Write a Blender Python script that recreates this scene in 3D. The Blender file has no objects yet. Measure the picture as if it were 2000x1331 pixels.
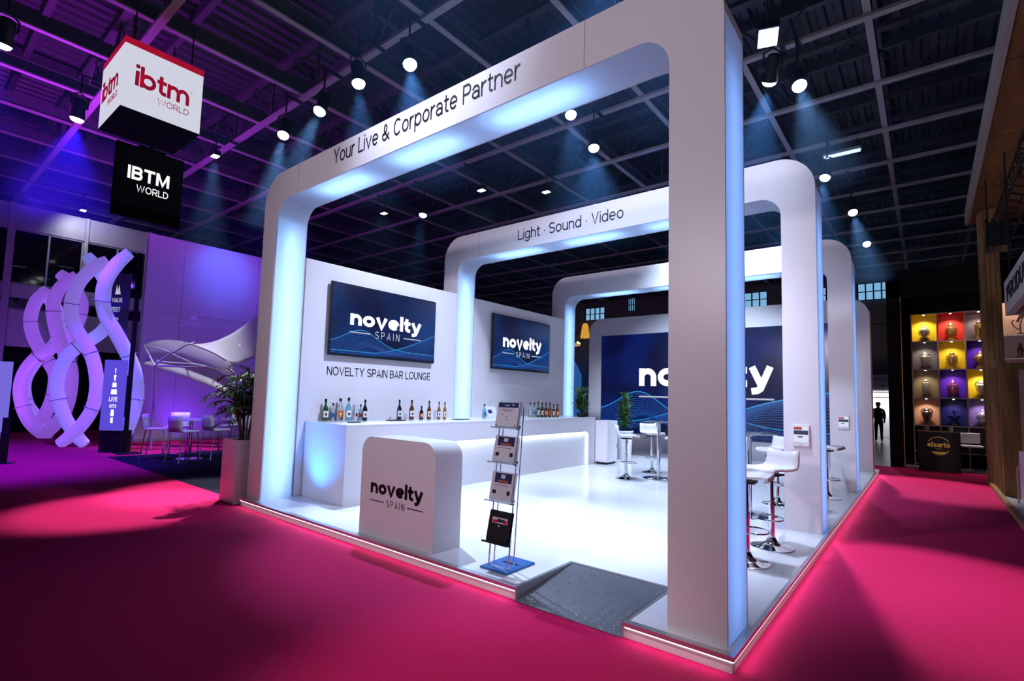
import bpy, math, random
from mathutils import Vector, Matrix
SC = bpy.context.scene
COL = SC.collection
random.seed(7)
PI = math.pi

# ------------------------------------------------------------------ camera, world, exposure
YAW, PIT, ROL = .679, .0761, .0264
f_ = Vector((-math.sin(YAW)*math.cos(PIT), math.cos(YAW)*math.cos(PIT), math.sin(PIT)))
r_ = Vector((math.cos(YAW), math.sin(YAW), 0))
u_ = r_.cross(f_)
R_ = r_*math.cos(ROL) + u_*math.sin(ROL)
U_ = -r_*math.sin(ROL) + u_*math.cos(ROL)
cd = bpy.data.cameras.new('camera'); cam = bpy.data.objects.new('camera', cd); COL.objects.link(cam)
m = Matrix((R_, U_, -f_)).transposed().to_4x4(); m.translation = Vector((.9419, -3.307, 1.6))
cam.matrix_world = m
cd.sensor_fit = 'HORIZONTAL'; cd.sensor_width = 36; cd.lens = 1006.88/2000*36
cd.shift_y = 30.81/2000; cd.clip_start = .05; cd.clip_end = 200
SC.camera = cam
w = bpy.data.worlds.new('hall'); SC.world = w; w.use_nodes = True
w.node_tree.nodes['Background'].inputs[0].default_value = (.50, .42, .75, 1)
w.node_tree.nodes['Background'].inputs[1].default_value = .05
SC.view_settings.view_transform = 'Standard'; SC.view_settings.look = 'None'
SC.view_settings.exposure = 0; SC.view_settings.gamma = 1; SC.view_settings.use_curve_mapping = False
SC.cycles.use_denoising = True
SC.cycles.max_bounces = 6; SC.cycles.diffuse_bounces = 3; SC.cycles.glossy_bounces = 3
SC.cycles.transmission_bounces = 5; SC.cycles.volume_bounces = 0
SC.cycles.sample_clamp_indirect = 4; SC.cycles.caustics_reflective = False; SC.cycles.caustics_refractive = False

def look(d):
    return Vector(d).to_track_quat('-Z', 'Y').to_euler()
def lamp(kind, name, loc, aim, power, color, parent=None, **k):
    l = bpy.data.lights.new(name, kind); l.energy = power; l.color = color
    for a, b in k.items(): setattr(l, a, b)
    o = bpy.data.objects.new(name, l); COL.objects.link(o)
    o.location = loc; o.rotation_euler = look(Vector(aim) - Vector(loc))
    if parent:
        o.parent = parent; o.matrix_parent_inverse = wm(parent).inverted()
    return o
def wm(o):
    return (wm(o.parent) @ o.matrix_basis) if o.parent else o.matrix_basis.copy()

# ------------------------------------------------------------------ materials
def mat(name, c, rough=.5, metal=0, emis=None, es=1, noise=0, nscale=8, bump=0, trans=0, spec=.5, coat=0):
    m = bpy.data.materials.new(name); m.use_nodes = True
    nt = m.node_tree; p = nt.nodes['Principled BSDF']
    c4 = (*c, 1)
    p.inputs['Base Color'].default_value = c4
    p.inputs['Roughness'].default_value = rough; p.inputs['Metallic'].default_value = metal
    p.inputs['Transmission Weight'].default_value = trans
    p.inputs['Specular IOR Level'].default_value = spec
    p.inputs['Coat Weight'].default_value = coat
    if emis is not None:
        p.inputs['Emission Color'].default_value = (*emis, 1); p.inputs['Emission Strength'].default_value = es
    if noise or bump:
        tc = nt.nodes.new('ShaderNodeTexCoord'); n = nt.nodes.new('ShaderNodeTexNoise')
        n.inputs['Scale'].default_value = nscale; n.inputs['Detail'].default_value = 4
        nt.links.new(tc.outputs['Object'], n.inputs['Vector'])
        if noise:
            r = nt.nodes.new('ShaderNodeMapRange')
            r.inputs['To Min'].default_value = 1-noise; r.inputs['To Max'].default_value = 1+noise
            mx = nt.nodes.new('ShaderNodeMixRGB'); mx.blend_type = 'MULTIPLY'; mx.inputs[0].default_value = 1
            mx.inputs[1].default_value = c4
            nt.links.new(n.outputs['Fac'], r.inputs['Value']); nt.links.new(r.outputs['Result'], mx.inputs[2])
            nt.links.new(mx.outputs[0], p.inputs['Base Color'])
        if bump:
            b = nt.nodes.new('ShaderNodeBump'); b.inputs['Strength'].default_value = bump; b.inputs['Distance'].default_value = .01
            nt.links.new(n.outputs['Fac'], b.inputs['Height']); nt.links.new(b.outputs[0], p.inputs['Normal'])
    return m
def lightbox_mat(name, c, gloss=.04):
    m = bpy.data.materials.new(name); m.use_nodes = True; nt = m.node_tree; nt.nodes.clear()
    o = nt.nodes.new('ShaderNodeOutputMaterial'); t = nt.nodes.new('ShaderNodeBsdfTranslucent'); d = nt.nodes.new('ShaderNodeBsdfDiffuse')
    t.inputs[0].default_value = (*c, 1); d.inputs[0].default_value = (*c, 1)
    mx = nt.nodes.new('ShaderNodeMixShader'); mx.inputs[0].default_value = .4
    g = nt.nodes.new('ShaderNodeBsdfGlossy'); g.inputs['Roughness'].default_value = .25
    m2 = nt.nodes.new('ShaderNodeMixShader'); m2.inputs[0].default_value = gloss
    nt.links.new(t.outputs[0], mx.inputs[1]); nt.links.new(d.outputs[0], mx.inputs[2])
    nt.links.new(mx.outputs[0], m2.inputs[1]); nt.links.new(g.outputs[0], m2.inputs[2]); nt.links.new(m2.outputs[0], o.inputs[0])
    return m
def wood_mat(name, c1, c2, axis='Z', scale=6):
    m = bpy.data.materials.new(name); m.use_nodes = True; nt = m.node_tree; p = nt.nodes['Principled BSDF']
    tc = nt.nodes.new('ShaderNodeTexCoord'); mp = nt.nodes.new('ShaderNodeMapping'); n = nt.nodes.new('ShaderNodeTexNoise')
    s = {'X': (.12, 1, 1), 'Y': (1, .12, 1), 'Z': (1, 1, .12)}[axis]
    mp.inputs['Scale'].default_value = s
    n.inputs['Scale'].default_value = scale; n.inputs['Detail'].default_value = 6; n.inputs['Distortion'].default_value = 1.5
    cr = nt.nodes.new('ShaderNodeValToRGB'); cr.color_ramp.elements[0].color = (*c1, 1); cr.color_ramp.elements[1].color = (*c2, 1)
    cr.color_ramp.elements[0].position = .35; cr.color_ramp.elements[1].position = .65
    nt.links.new(tc.outputs['Object'], mp.inputs[0]); nt.links.new(mp.outputs[0], n.inputs['Vector'])
    nt.links.new(n.outputs['Fac'], cr.inputs[0]); nt.links.new(cr.outputs[0], p.inputs['Base Color'])
    p.inputs['Roughness'].default_value = .5
    return m
def screen_mat(name, lo, hi, axis=1, inv=False):
    m = bpy.data.materials.new(name); m.use_nodes = True; nt = m.node_tree; p = nt.nodes['Principled BSDF']
    p.inputs['Base Color'].default_value = (.005, .005, .01, 1); p.inputs['Roughness'].default_value = .2
    tc = nt.nodes.new('ShaderNodeTexCoord'); sp = nt.nodes.new('ShaderNodeSeparateXYZ'); n = nt.nodes.new('ShaderNodeTexNoise')
    n.inputs['Scale'].default_value = .9; n.inputs['Detail'].default_value = 1
    cr = nt.nodes.new('ShaderNodeValToRGB'); cr.color_ramp.elements[0].color = (*lo, 1); cr.color_ramp.elements[1].color = (*hi, 1)
    cr.color_ramp.elements[0].position = .42; cr.color_ramp.elements[1].position = .72
    nt.links.new(tc.outputs['Object'], n.inputs['Vector'])
    nt.links.new(n.outputs['Fac'], cr.inputs[0]); nt.links.new(cr.outputs[0], p.inputs['Emission Color'])
    p.inputs['Emission Strength'].default_value = 1
    return m
def glow(name, c, s=1, base=(.02, .02, .02)):
    return mat(name, base, .4, emis=c, es=s)

M = {}
M['white'] = mat('white_laminate', (.74, .72, .76), .32, noise=.02, nscale=3)
M['white_gloss'] = mat('white_gloss_floor', (.74, .75, .79), .16, noise=.02, nscale=2)
M['white_chair'] = mat('white_plastic', (.80, .80, .82), .35, noise=.02)
M['lb'] = lightbox_mat('lightbox_fabric', (.88, .92, 1))
M['seam'] = mat('panel_seam', (.25, .24, .28), .5, noise=.05)
M['alu'] = mat('brushed_aluminium', (.62, .60, .63), .3, .9, noise=.05, nscale=40)
M['chrome'] = mat('chrome', (.85, .86, .88), .06, 1, noise=.01)
M['steel'] = mat('dark_plate_steel', (.24, .25, .28), .34, .85, noise=.2, nscale=12)
M['black'] = mat('black_plastic', (.008, .008, .010), .45, noise=.1, spec=.22)
M['blackmatte'] = mat('black_paint', (.006, .006, .007), .85, noise=.2, spec=.1)
M['ink'] = mat('black_vinyl', (.006, .006, .008), .4, noise=.1)
M['carpet'] = mat('magenta_carpet', (.36, .007, .075), .95, noise=.28, nscale=60, bump=.5, spec=.1)
M['darkcarpet'] = mat('dark_navy_carpet', (.006, .006, .016), .95, noise=.3, nscale=60, bump=.4, spec=.1)
M['tile'] = mat('grey_floor_tile', (.10, .10, .12), .25, noise=.2, nscale=1.5)
M['beam'] = mat('painted_roof_steel', (.30, .28, .30), .5, noise=.15, nscale=2)
M['web'] = mat('dark_roof_lattice', (.045, .042, .05), .6, noise=.15, nscale=2)
M['deck'] = mat('corrugated_deck', (.035, .032, .045), .5, noise=.2, nscale=2)
M['skirt'] = mat('pale_skirt_panel', (.50, .40, .45), .4, noise=.03)
M['led'] = glow('led_strip', (1, .90, .95), 3.2)
M['ledblue'] = glow('led_line', (.75, .88, 1), 5)
M['lens'] = glow('lamp_lens', (.75, .87, 1), 14)
M['lenspink'] = glow('magenta_lamp_lens', (1, .25, .95), 12)
M['lensblue'] = glow('blue_lamp_lens', (.25, .4, 1), 12)
M['txtwhite'] = glow('screen_white', (1, 1, 1), 1.0)
M['txtgrey'] = glow('screen_grey', (.55, .6, .75), .8)
M['bigscreen'] = screen_mat('video_wall_image', (.001, .003, .035), (.001, .012, .13))
M['tvscreen'] = screen_mat('tv_image', (.001, .004, .035), (.001, .035, .18))
M['wave1'] = glow('wave_cyan', (.01, .30, .75), .8)
M['wave2'] = glow('wave_blue', (.005, .09, .42), .8)
M['wave3'] = glow('wave_navy', (.002, .03, .20), .8)
M['leaf'] = mat('palm_leaf', (.030, .085, .018), .45, noise=.4, nscale=5)
M['leaf2'] = mat('shrub_leaf', (.060, .16, .035), .45, noise=.4, nscale=6)
M['stem'] = mat('plant_stem', (.10, .09, .03), .6, noise=.3)
M['soil'] = mat('potting_soil', (.012, .009, .007), .95, noise=.4, nscale=20)
M['grey'] = mat('grey_plastic', (.35, .36, .40), .4, noise=.05)
M['paper'] = mat('printed_paper', (.62, .62, .66), .5, noise=.03)
M['blueprint'] = mat('dark_blue_print', (.008, .02, .10), .4, noise=.2, nscale=30)
M['blueplate'] = mat('blue_base_plate', (.02, .12, .42), .3, noise=.1)
M['red'] = mat('red_print', (.6, .01, .04), .4, noise=.05)
M['orangeprint'] = mat('orange_print', (.5, .12, .03), .5, noise=.1)
M['acrylic'] = mat('clear_acrylic', (.75, .78, .82), .1, trans=.7, noise=.01)
M['glass'] = mat('clear_glass', (.92, .96, 1), .03, trans=.95, noise=.01)

# ------------------------------------------------------------------ mesh builder
# ------------------------------------------------------------------ lettering: a plain stroked sans, t = stroke width
XH, CAP, ASC, DSC = .53, .72, .75, -.20
def el(cx, cy, rx, ry, a0, a1, n=18):
    a0, a1 = math.radians(a0), math.radians(a1)
    return [(cx+rx*math.cos(a0+(a1-a0)*i/n), cy+ry*math.sin(a0+(a1-a0)*i/n)) for i in range(n+1)]
def glyph(c, t):
    """advance box width and the centre lines of one letter"""
    h = t/2; k = 1+max(0, t-.08)*1.1; X = XH; C = CAP
    w = {'o': .54, 'n': .50, 'h': .50, 'u': .50, 'v': .55, 'y': .55, 'e': .53, 'r': .32, 'i': .001, 'l': .001, 'I': .001, 't': .33, 'a': .50, 'p': .54, 'b': .54, 'd': .54, 'g': .54, 's': .47, 'm': .80,
         'L': .48, 'E': .52, 'F': .50, 'T': .58, 'H': .58, 'N': .60, 'M': .72, 'V': .62, 'W': .92, 'A': .64, 'Y': .62, 'B': .56, 'P': .54, 'R': .57, 'D': .60, 'C': .64, 'G': .68, 'O': .70, 'S': .57, 'U': .58, '&': .66, '\u00b7': .14, ' ': .24}[c]*k
    if c in 'ilI': w = t
    m = w/2; rx = m-h
    bowl = el(m, X/2, rx, X/2-h, 0, 360, 30)
    def arch(x0, x1): return el((x0+x1)/2, X-h-.19, (x1-x0)/2, .19, 180, 0)+[(x1, 0)]
    s = []
    if c == ' ': pass
    elif c == 'o': s = [bowl]
    elif c == 'n': s = [[(h, 0), (h, X)], arch(h, w-h)]
    elif c == 'h': s = [[(h, 0), (h, ASC)], arch(h, w-h)]
    elif c == 'm': s = [[(h, 0), (h, X)], arch(h, m), arch(m, w-h)]
    elif c == 'u': s = [[(w-h, 0), (w-h, X)], [(h, X)]+el(m, h+.19, rx, .19, 180, 360)]
    elif c == 'r': s = [[(h, 0), (h, X)], el(w-.03, X-h-.22, w-.03-h, .22, 180, 88)+[(w, X-h)]]
    elif c == 'v': s = [[(h*.9, X), (m, .01), (w-h*.9, X)]]
    elif c == 'y': s = [[(h*.9, X), (m+.01, .02)], [(w-h*.9, X), (m-.02, -.04), (w*.34, DSC+h+.02), (w*.10, DSC+h)]]
    elif c == 'e': s = [el(m, X/2, rx, X/2-h, 0, 318, 26), [(h, X/2), (w-h, X/2)]]
    elif c == 'i': s = [[(h, 0), (h, X)], [(h, X+.10), (h, X+.10+max(t, .09))]]
    elif c in 'l': s = [[(h, 0), (h, ASC)]]
    elif c == 'I': s = [[(h, 0), (h, C)]]
    elif c == 't': x = w*.42; s = [[(x, X+.15), (x, .16)]+el(x+.11, h+.11, .11, .11, 180, 270, 8)+[(w, h)], [(0, X-h), (w, X-h)]]
    elif c == 'a': s = [el(m-.01, X-h-.16, rx-.01, .16, 165, 0)+[(w-h, 0)], el(m-.01, .165, rx-.005, max(.165-h, .05), 0, 360, 26)]
    elif c == 'p': s = [[(h, X), (h, DSC)], bowl]
    elif c == 'b': s = [[(h, ASC), (h, 0)], bowl]
    elif c == 'd': s = [[(w-h, ASC), (w-h, 0)], bowl]
    elif c == 'g': s = [bowl, [(w-h, X), (w-h, DSC+.15)]+el(m, DSC+h+.15, rx, .15, 0, -155)]
    elif c in 'sS':
        H = X if c == 's' else C; q = (H-t)/4
        s = [el(m, H-h-q, rx, q, 28, 270)+el(m, h+q, rx, q, 90, -152)]
    elif c == 'L': s = [[(h, C), (h, h), (w, h)]]
    elif c == 'E': s = [[(w, C-h), (h, C-h), (h, h), (w, h)], [(h, C*.52), (w*.93, C*.52)]]
    elif c == 'F': s = [[(w, C-h), (h, C-h), (h, 0)], [(h, C*.50), (w*.9, C*.50)]]
    elif c == 'T': s = [[(0, C-h), (w, C-h)], [(m, 0), (m, C)]]
    elif c == 'H': s = [[(h, 0), (h, C)], [(w-h, 0), (w-h, C)], [(h, C*.52), (w-h, C*.52)]]
    elif c == 'N': s = [[(h, 0), (h, C)], [(w-h, 0), (w-h, C)], [(h*1.2, C-h*.3), (w-h*1.2, h*.3)]]
    elif c == 'M': s = [[(h, 0), (h, C)], [(w-h, 0), (w-h, C)], [(h*1.2, C-h*.3), (m, h), (w-h*1.2, C-h*.3)]]
    elif c == 'V': s = [[(h*.9, C), (m, .01), (w-h*.9, C)]]
    elif c == 'W': s = [[(h*.9, C), (w*.27, .01), (m, C*.95), (w*.73, .01), (w-h*.9, C)]]
    elif c == 'A': s = [[(h*.9, 0), (m, C-.01), (w-h*.9, 0)], [(w*.2, C*.29), (w*.8, C*.29)]]
    elif c == 'Y': s = [[(h*.9, C), (m, C*.42), (w-h*.9, C)], [(m, C*.45), (m, 0)]]
    elif c == 'U': s = [[(h, C)]+el(m, h+.22, rx, .22, 180, 360)+[(w-h, C)]]
    elif c in 'BPR':
        y = C*.52 if c == 'B' else C*.46; q = (C-h-y)/2
        s = [[(h, 0), (h, C)], [(h, C-h), (w*.6, C-h)]+el(w*.6, y+q, w*.4-h-(.02 if c == 'B' else 0), q, 90, -90)+[(h, y)]]
        if c == 'B': s.append([(h, y), (w*.6, y)]+el(w*.6, (y+h)/2, w*.4-h, (y-h)/2, 90, -90)+[(h, h)])
        if c == 'R': s.append([(w*.52, y), (w-h*.9, 0)])
    elif c == 'D': s = [[(h, 0), (h, C)], [(h, C-h), (w*.42, C-h)]+el(w*.42, C/2, w*.58-h, C/2-h, 90, -90)+[(h, h)]]
    elif c == 'O': s = [el(m, C/2, rx, C/2-h, 0, 360, 32)]
    elif c == 'C': s = [el(m, C/2, rx, C/2-h, 42, 318, 28)]
    elif c == 'G': s = [el(m, C/2, rx, C/2-h, 42, 330, 28)+[(w-h, C*.45)], [(w, C*.43), (m+.03, C*.43)]]
    elif c == '&': s = [[(w, 0), (w*.28, C*.58)]+el(w*.44, C-h-.13, w*.17, .13, 200, -30)+[(w*.52, C*.50), (w*.2, C*.38)]+el(w*.38, h+.17, w*.38-h, .17, 140, 330)+[(w-h, C*.42)]]
    elif c == '\u00b7': s = [[(m, .24), (m, .24+max(t, .08))]]
    return w, s
_font_cache = {}
def text_mesh(txt, t=.075, gap=.095):
    """(vertices, faces) of a line of lettering, flat, one em high"""
    key = (txt, t, gap)
    if key in _font_cache: return _font_cache[key]
    vs, fs, x = [], [], 0
    for c in txt:
        w, ss = glyph(c, t); hw = t/2
        for q in ss:
            q = [p for i, p in enumerate(q) if i == 0 or abs(p[0]-q[i-1][0])+abs(p[1]-q[i-1][1]) > 1e-5]
            closed = len(q) > 3 and abs(q[0][0]-q[-1][0])+abs(q[0][1]-q[-1][1]) < 1e-4
            if closed: q = q[:-1]
            n = len(q); b = len(vs); P = [Vector((p[0]+x, p[1], 0)) for p in q]
            for i in range(n):
                d0 = (P[i]-P[i-1]).normalized() if (i > 0 or closed) else None
                d1 = (P[(i+1) % n]-P[i]).normalized() if (i < n-1 or closed) else None
                d0 = d0 or d1; d1 = d1 or d0
                a = Vector((-d0.y, d0.x, 0)); e = Vector((-d1.y, d1.x, 0)); m = (a+e)
                m = m/max(m.length_squared/2, .55) if m.length > .1 else a
                vs += [P[i]+m*hw, P[i]-m*hw]
            for i in range(n if closed else n-1):
                j = (i+1) % n; fs.append((b+2*i+1, b+2*j+1, b+2*j, b+2*i))
        x += w+gap*(1 if c != ' ' else .6)
    _font_cache[key] = (vs, fs)
    return vs, fs

class MB:
    def __init__(s): s.v = []; s.f = []; s.m = []; s.k = 0
    def mi(s, k): s.k = k; return s
    def add(s, vs, fs):
        b = len(s.v); s.v += [tuple(v) for v in vs]
        for q in fs: s.f.append(tuple(b+i for i in q)); s.m.append(s.k)
        return s
    def box(s, x0, x1, y0, y1, z0, z1):
        vs = [(x, y, z) for z in (z0, z1) for y in (y0, y1) for x in (x0, x1)]
        return s.add(vs, [(0, 2, 3, 1), (4, 5, 7, 6), (0, 1, 5, 4), (2, 6, 7, 3), (0, 4, 6, 2), (1, 3, 7, 5)])
    def obox(s, c, ax, ay, az):      # centre and three half-axis vectors
        c, ax, ay, az = map(Vector, (c, ax, ay, az))
        vs = [c+ax*i+ay*j+az*k for k in (-1, 1) for j in (-1, 1) for i in (-1, 1)]
        return s.add(vs, [(0, 2, 3, 1), (4, 5, 7, 6), (0, 1, 5, 4), (2, 6, 7, 3), (0, 4, 6, 2), (1, 3, 7, 5)])
    def bar(s, p, q, wd, ht, up=(0, 0, 1)):
        p, q = Vector(p), Vector(q); d = q-p; side = d.cross(Vector(up)); side.normalize(); u = side.cross(d).normalized()
        return s.obox((p+q)/2, d/2, side*wd/2, u*ht/2)
    def tube(s, pts, r, n=8, caps=True, flat=None):
        pts = [Vector(p) for p in pts]; rs = r if isinstance(r, (list, tuple)) else [r]*len(pts)
        ref = None; rings = []
        for i, p in enumerate(pts):
            t = (pts[min(i+1, len(pts)-1)]-pts[max(i-1, 0)]).normalized()
            if ref is None: ref = Vector((0, 0, 1)) if abs(t.z) < .9 else Vector((1, 0, 0))
            a = (ref-t*ref.dot(t)).normalized(); ref = a; b = t.cross(a)
            rings.append([p+(a*math.cos(2*PI*k/n)+b*math.sin(2*PI*k/n))*rs[i] for k in range(n)])
        vs = [v for rg in rings for v in rg]; fs = []
        for i in range(len(rings)-1):
            for k in range(n):
                fs.append((i*n+k, i*n+(k+1) % n, (i+1)*n+(k+1) % n, (i+1)*n+k))
        if caps: fs.append(tuple(range(n-1, -1, -1))); fs.append(tuple((len(rings)-1)*n+k for k in range(n)))
        return s.add(vs, fs)
    def cyl(s, p, q, r, n=16): return s.tube([p, q], r, n)
    def ring(s, c, R, r, n=24, m=8):
        vs = []; fs = []
        for i in range(n):
            a = 2*PI*i/n
            for j in range(m):
                b = 2*PI*j/m; rr = R+r*math.cos(b)
                vs.append((c[0]+rr*math.cos(a), c[1]+rr*math.sin(a), c[2]+r*math.sin(b)))
                fs.append((i*m+j, ((i+1) % n)*m+j, ((i+1) % n)*m+(j+1) % m, i*m+(j+1) % m))
        return s.add(vs, fs)
    def lathe(s, prof, c=(0, 0, 0), n=20):
        vs = []; fs = []
        for r, z in prof:
            for k in range(n):
                a = 2*PI*k/n; vs.append((c[0]+r*math.cos(a), c[1]+r*math.sin(a), c[2]+z))
        for i in range(len(prof)-1):
            for k in range(n): fs.append((i*n+k, i*n+(k+1) % n, (i+1)*n+(k+1) % n, (i+1)*n+k))
        fs.append(tuple(range(n-1, -1, -1))); fs.append(tuple((len(prof)-1)*n+k for k in range(n)))
        return s.add(vs, fs)
    def prism(s, poly, fn, t0, t1):      # polygon (a,b) extruded from t0 to t1, fn(a,b,t) -> point
        n = len(poly); vs = [fn(a, b, t0) for a, b in poly]+[fn(a, b, t1) for a, b in poly]
        fs = [tuple(range(n)), tuple(range(2*n-1, n-1, -1))]+[(i, i+n, (i+1) % n+n, (i+1) % n) for i in range(n)]
        return s.add(vs, fs)
    def strip(s, path, path2, fn, t0, t1):      # solid between two polylines with equal point counts
        n = len(path); vs = []
        for t in (t0, t1): vs += [fn(a, b, t) for a, b in path]+[fn(a, b, t) for a, b in path2]
        fs = []
        for i in range(n-1):
            fs += [(i, i+1, n+i+1, n+i), (2*n+i+1, 2*n+i, 3*n+i, 3*n+i+1), (i+1, i, 2*n+i, 2*n+i+1), (n+i, n+i+1, 3*n+i+1, 3*n+i)]
        fs += [(0, n, 3*n, 2*n), (n-1, 3*n-1, 4*n-1, 2*n-1)]
        return s.add(vs, fs)
    def grid(s, rows, thick=0):
        n = len(rows[0]); vs = [p for r in rows for p in r]
        fs = [(i*n+j, i*n+j+1, (i+1)*n+j+1, (i+1)*n+j) for i in range(len(rows)-1) for j in range(n-1)]
        return s.add(vs, fs)
    def text(s, txt, bbox, org, xd, yd, thick=.004, t=.075, gap=.095):
        vs, fs = text_mesh(txt, t, gap)
        x0 = min(v.x for v in vs); x1 = max(v.x for v in vs); y0 = min(v.y for v in vs); y1 = max(v.y for v in vs)
        org, xd, yd = Vector(org), Vector(xd), Vector(yd); nd = xd.cross(yd)
        a0, a1, b0, b1 = bbox
        def P(v, t): return org+xd*(a0+(v.x-x0)/(x1-x0)*(a1-a0))+yd*(b0+(v.y-y0)/(y1-y0)*(b1-b0))+nd*t
        n = len(vs); e = {}
        for q in fs:
            for i in range(len(q)):
                k = (q[i], q[(i+1) % len(q)]); e[k] = e.get(k, 0)+1
        V = [P(v, thick) for v in vs]+[P(v, 0) for v in vs]
        F = list(fs)+[(b, a, a+n, b+n) for (a, b) in e if (b, a) not in e]
        return s.add(V, F)
    def build(s, name, mats, parent=None, world=True, angle=35, bevel=0, smooth=True):
        me = bpy.data.meshes.new(name)
        vs = s.v
        if parent is not None and world:
            inv = wm(parent).inverted(); vs = [inv @ Vector(v) for v in vs]
        me.from_pydata([tuple(v) for v in vs], [], s.f)
        if not isinstance(mats, (list, tuple)): mats = [mats]
        for x in mats: me.materials.append(x)
        for p, k in zip(me.polygons, s.m): p.material_index = k
        if smooth:
            me.polygons.foreach_set('use_smooth', [True]*len(me.polygons)); me.set_sharp_from_angle(angle=math.radians(angle))
        me.update()
        o = bpy.data.objects.new(name, me); COL.objects.link(o)
        if parent is not None: o.parent = parent
        if bevel:
            b = o.modifiers.new('bevel', 'BEVEL'); b.width = bevel; b.segments = 2; b.limit_method = 'ANGLE'
        return o
def thing(name, label, cat, loc=(0, 0, 0), rz=0, group=None):
    o = bpy.data.objects.new(name, None); COL.objects.link(o); o.empty_display_size = .1
    o.location = loc; o.rotation_euler = (0, 0, rz); o['label'] = label; o['category'] = cat
    if group: o['group'] = group
    return o
def tag(o, label, cat, group=None):
    o['label'] = label; o['category'] = cat
    if group: o['group'] = group
    return o
def struct(o): o['kind'] = 'structure'; return o
def kids(o): return [c for c in bpy.data.objects if c.parent == o]
def copy_tree(o, parent=None):
    ch = kids(o); c = o.copy(); COL.objects.link(c)
    if parent is not None: c.parent = parent
    for k in ch: copy_tree(k, c)
    return c
def again(src, loc, rz, label, group=None):
    c = copy_tree(src); c.location = loc; c.rotation_euler = (0, 0, rz); c['label'] = label
    if group: c['group'] = group
    return c
def arc(cx, cz, r, a0, a1, n=12):
    return [(cx+r*math.cos(a0+(a1-a0)*i/n), cz+r*math.sin(a0+(a1-a0)*i/n)) for i in range(n+1)]
XZ = lambda a, b, t: (a, t, b)       # polygons standing in an x-z plane
def catmull(pts, k=6):
    pts = [Vector(p) for p in pts]; P = [pts[0]*2-pts[1]]+pts+[pts[-1]*2-pts[-2]]; out = []
    for i in range(1, len(P)-2):
        for j in range(k):
            t = j/k; a, b, c, d = P[i-1:i+3]
            out.append(.5*((2*b)+(c-a)*t+(2*a-5*b+4*c-d)*t*t+(3*b-a-3*c+d)*t**3))
    out.append(pts[-1]); return out

# ------------------------------------------------------------------ the hall
struct(MB().box(-30, 14, -14, 30, -.12, -.012).build('floor', M['tile']))
cp = MB()
cp.box(-26, 4.5, -12, .12, -.012, 0)            # aisle in front of the stand
cp.box(-26, -13.3, .12, 13.7, -.012, 0)         # towards the lit wall
cp.box(-13.3, 4.5, 11.6, 13.7, -.012, 0)
cp.box(-6.7, 4.5, .12, 11.6, -.012, 0)
struct(cp.build('floor_carpet', M['carpet'], smooth=False))
struct(MB().box(-13.3, -6.7, .12, 11.6, -.012, .002).build('floor_lounge_carpet', M['darkcarpet'], smooth=False))

# roof: corrugated deck, lattice trusses across, lighter beams along
dk = MB(); pr = []; x = -30
while x < 14:
    pr += [(x, 9.45), (x+.12, 9.45), (x+.16, 9.52), (x+.26, 9.52)]; x += .30
dk.grid([[(a, -14, b) for a, b in pr], [(a, 30, b) for a, b in pr]])
struct(dk.build('ceiling', M['deck'], smooth=False))
bx = [.34-1.97*k for k in range(-5, 16)]
by = [-8.8, -6.7, -4.6, -2.6, -.6, 2.15, 4.3, 6.5, 8.75, 10.95, 12.95, 14.95, 17, 19, 21, 23, 25]
for i, x in enumerate(bx):
    b = MB(); b.box(x-.055, x+.055, -13, 29, 8.0, 8.03); b.mi(1); b.box(x-.012, x+.012, -13, 29, 8.03, 8.26); b.box(x-.06, x+.06, -13, 29, 8.26, 8.29)
    if i % 2 == 1: b.box(x-.05, x+.05, -13, 29, 9.2, 9.42)
    struct(b.build('ceiling_beam', [M['beam'], M['web']], smooth=False))
for i, y in enumerate(by):
    b = MB(); b.box(-29, 13, y-.065, y+.065, 7.93, 7.99); b.mi(1)
    b.box(-29, 13, y-.09, y+.09, 9.05, 9.14)
    x = -29+.34
    while x < 12:
        b.bar((x, y, 7.98), (x, y, 9.08), .045, .045, (1, 0, 0))
        b.bar((x, y, 7.98), (x+.985, y, 9.08), .03, .03); b.bar((x+.985, y, 9.08), (x+1.97, y, 7.98), .03, .03)
        x += 1.97
    struct(b.build('ceiling_truss', [M['beam'], M['web']], smooth=False))
# flat purlins just below the deck
for y in [v+1.0 for v in by]:
    struct(MB().box(-29, 13, y-.06, y+.06, 9.2, 9.44).build('ceiling_purlin', M['web'], smooth=False))

# window facade on the far left
M['facade'] = mat('facade_panel', (.42, .40, .46), .45, noise=.05, nscale=1.2)
M['pane'] = mat('dark_window_glass', (.02, .02, .03), .06, trans=.85, noise=.02)
M['tubes'] = glow('fluorescent_tube', (.75, .9, 1), 1.6)
xs = [-6.55, -4.65, -2.72, -.82, 1.08, 2.95, 4.85, 6.75, 8.65]
fa = MB()
fa.box(-22.2, -22, -14, 14, 6.62, 7.42); fa.box(-22.2, -22, -14, 14, 4.40, 4.80); fa.box(-22.2, -22, -14, 14, 2.76, 3.95)
for y in xs: fa.box(-22.22, -21.93, y-.05, y+.05, 0, 7.42)
for y in (-6.55, -.82, 2.95, 6.75): fa.box(-22.22, -21.90, y-.09, y+.09, 0, 7.42)
fa.box(-25, -24.9, -14, 14, 0, 7.4)
struct(fa.build('wall_left', M['facade'], smooth=False))
n = 1
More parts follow.
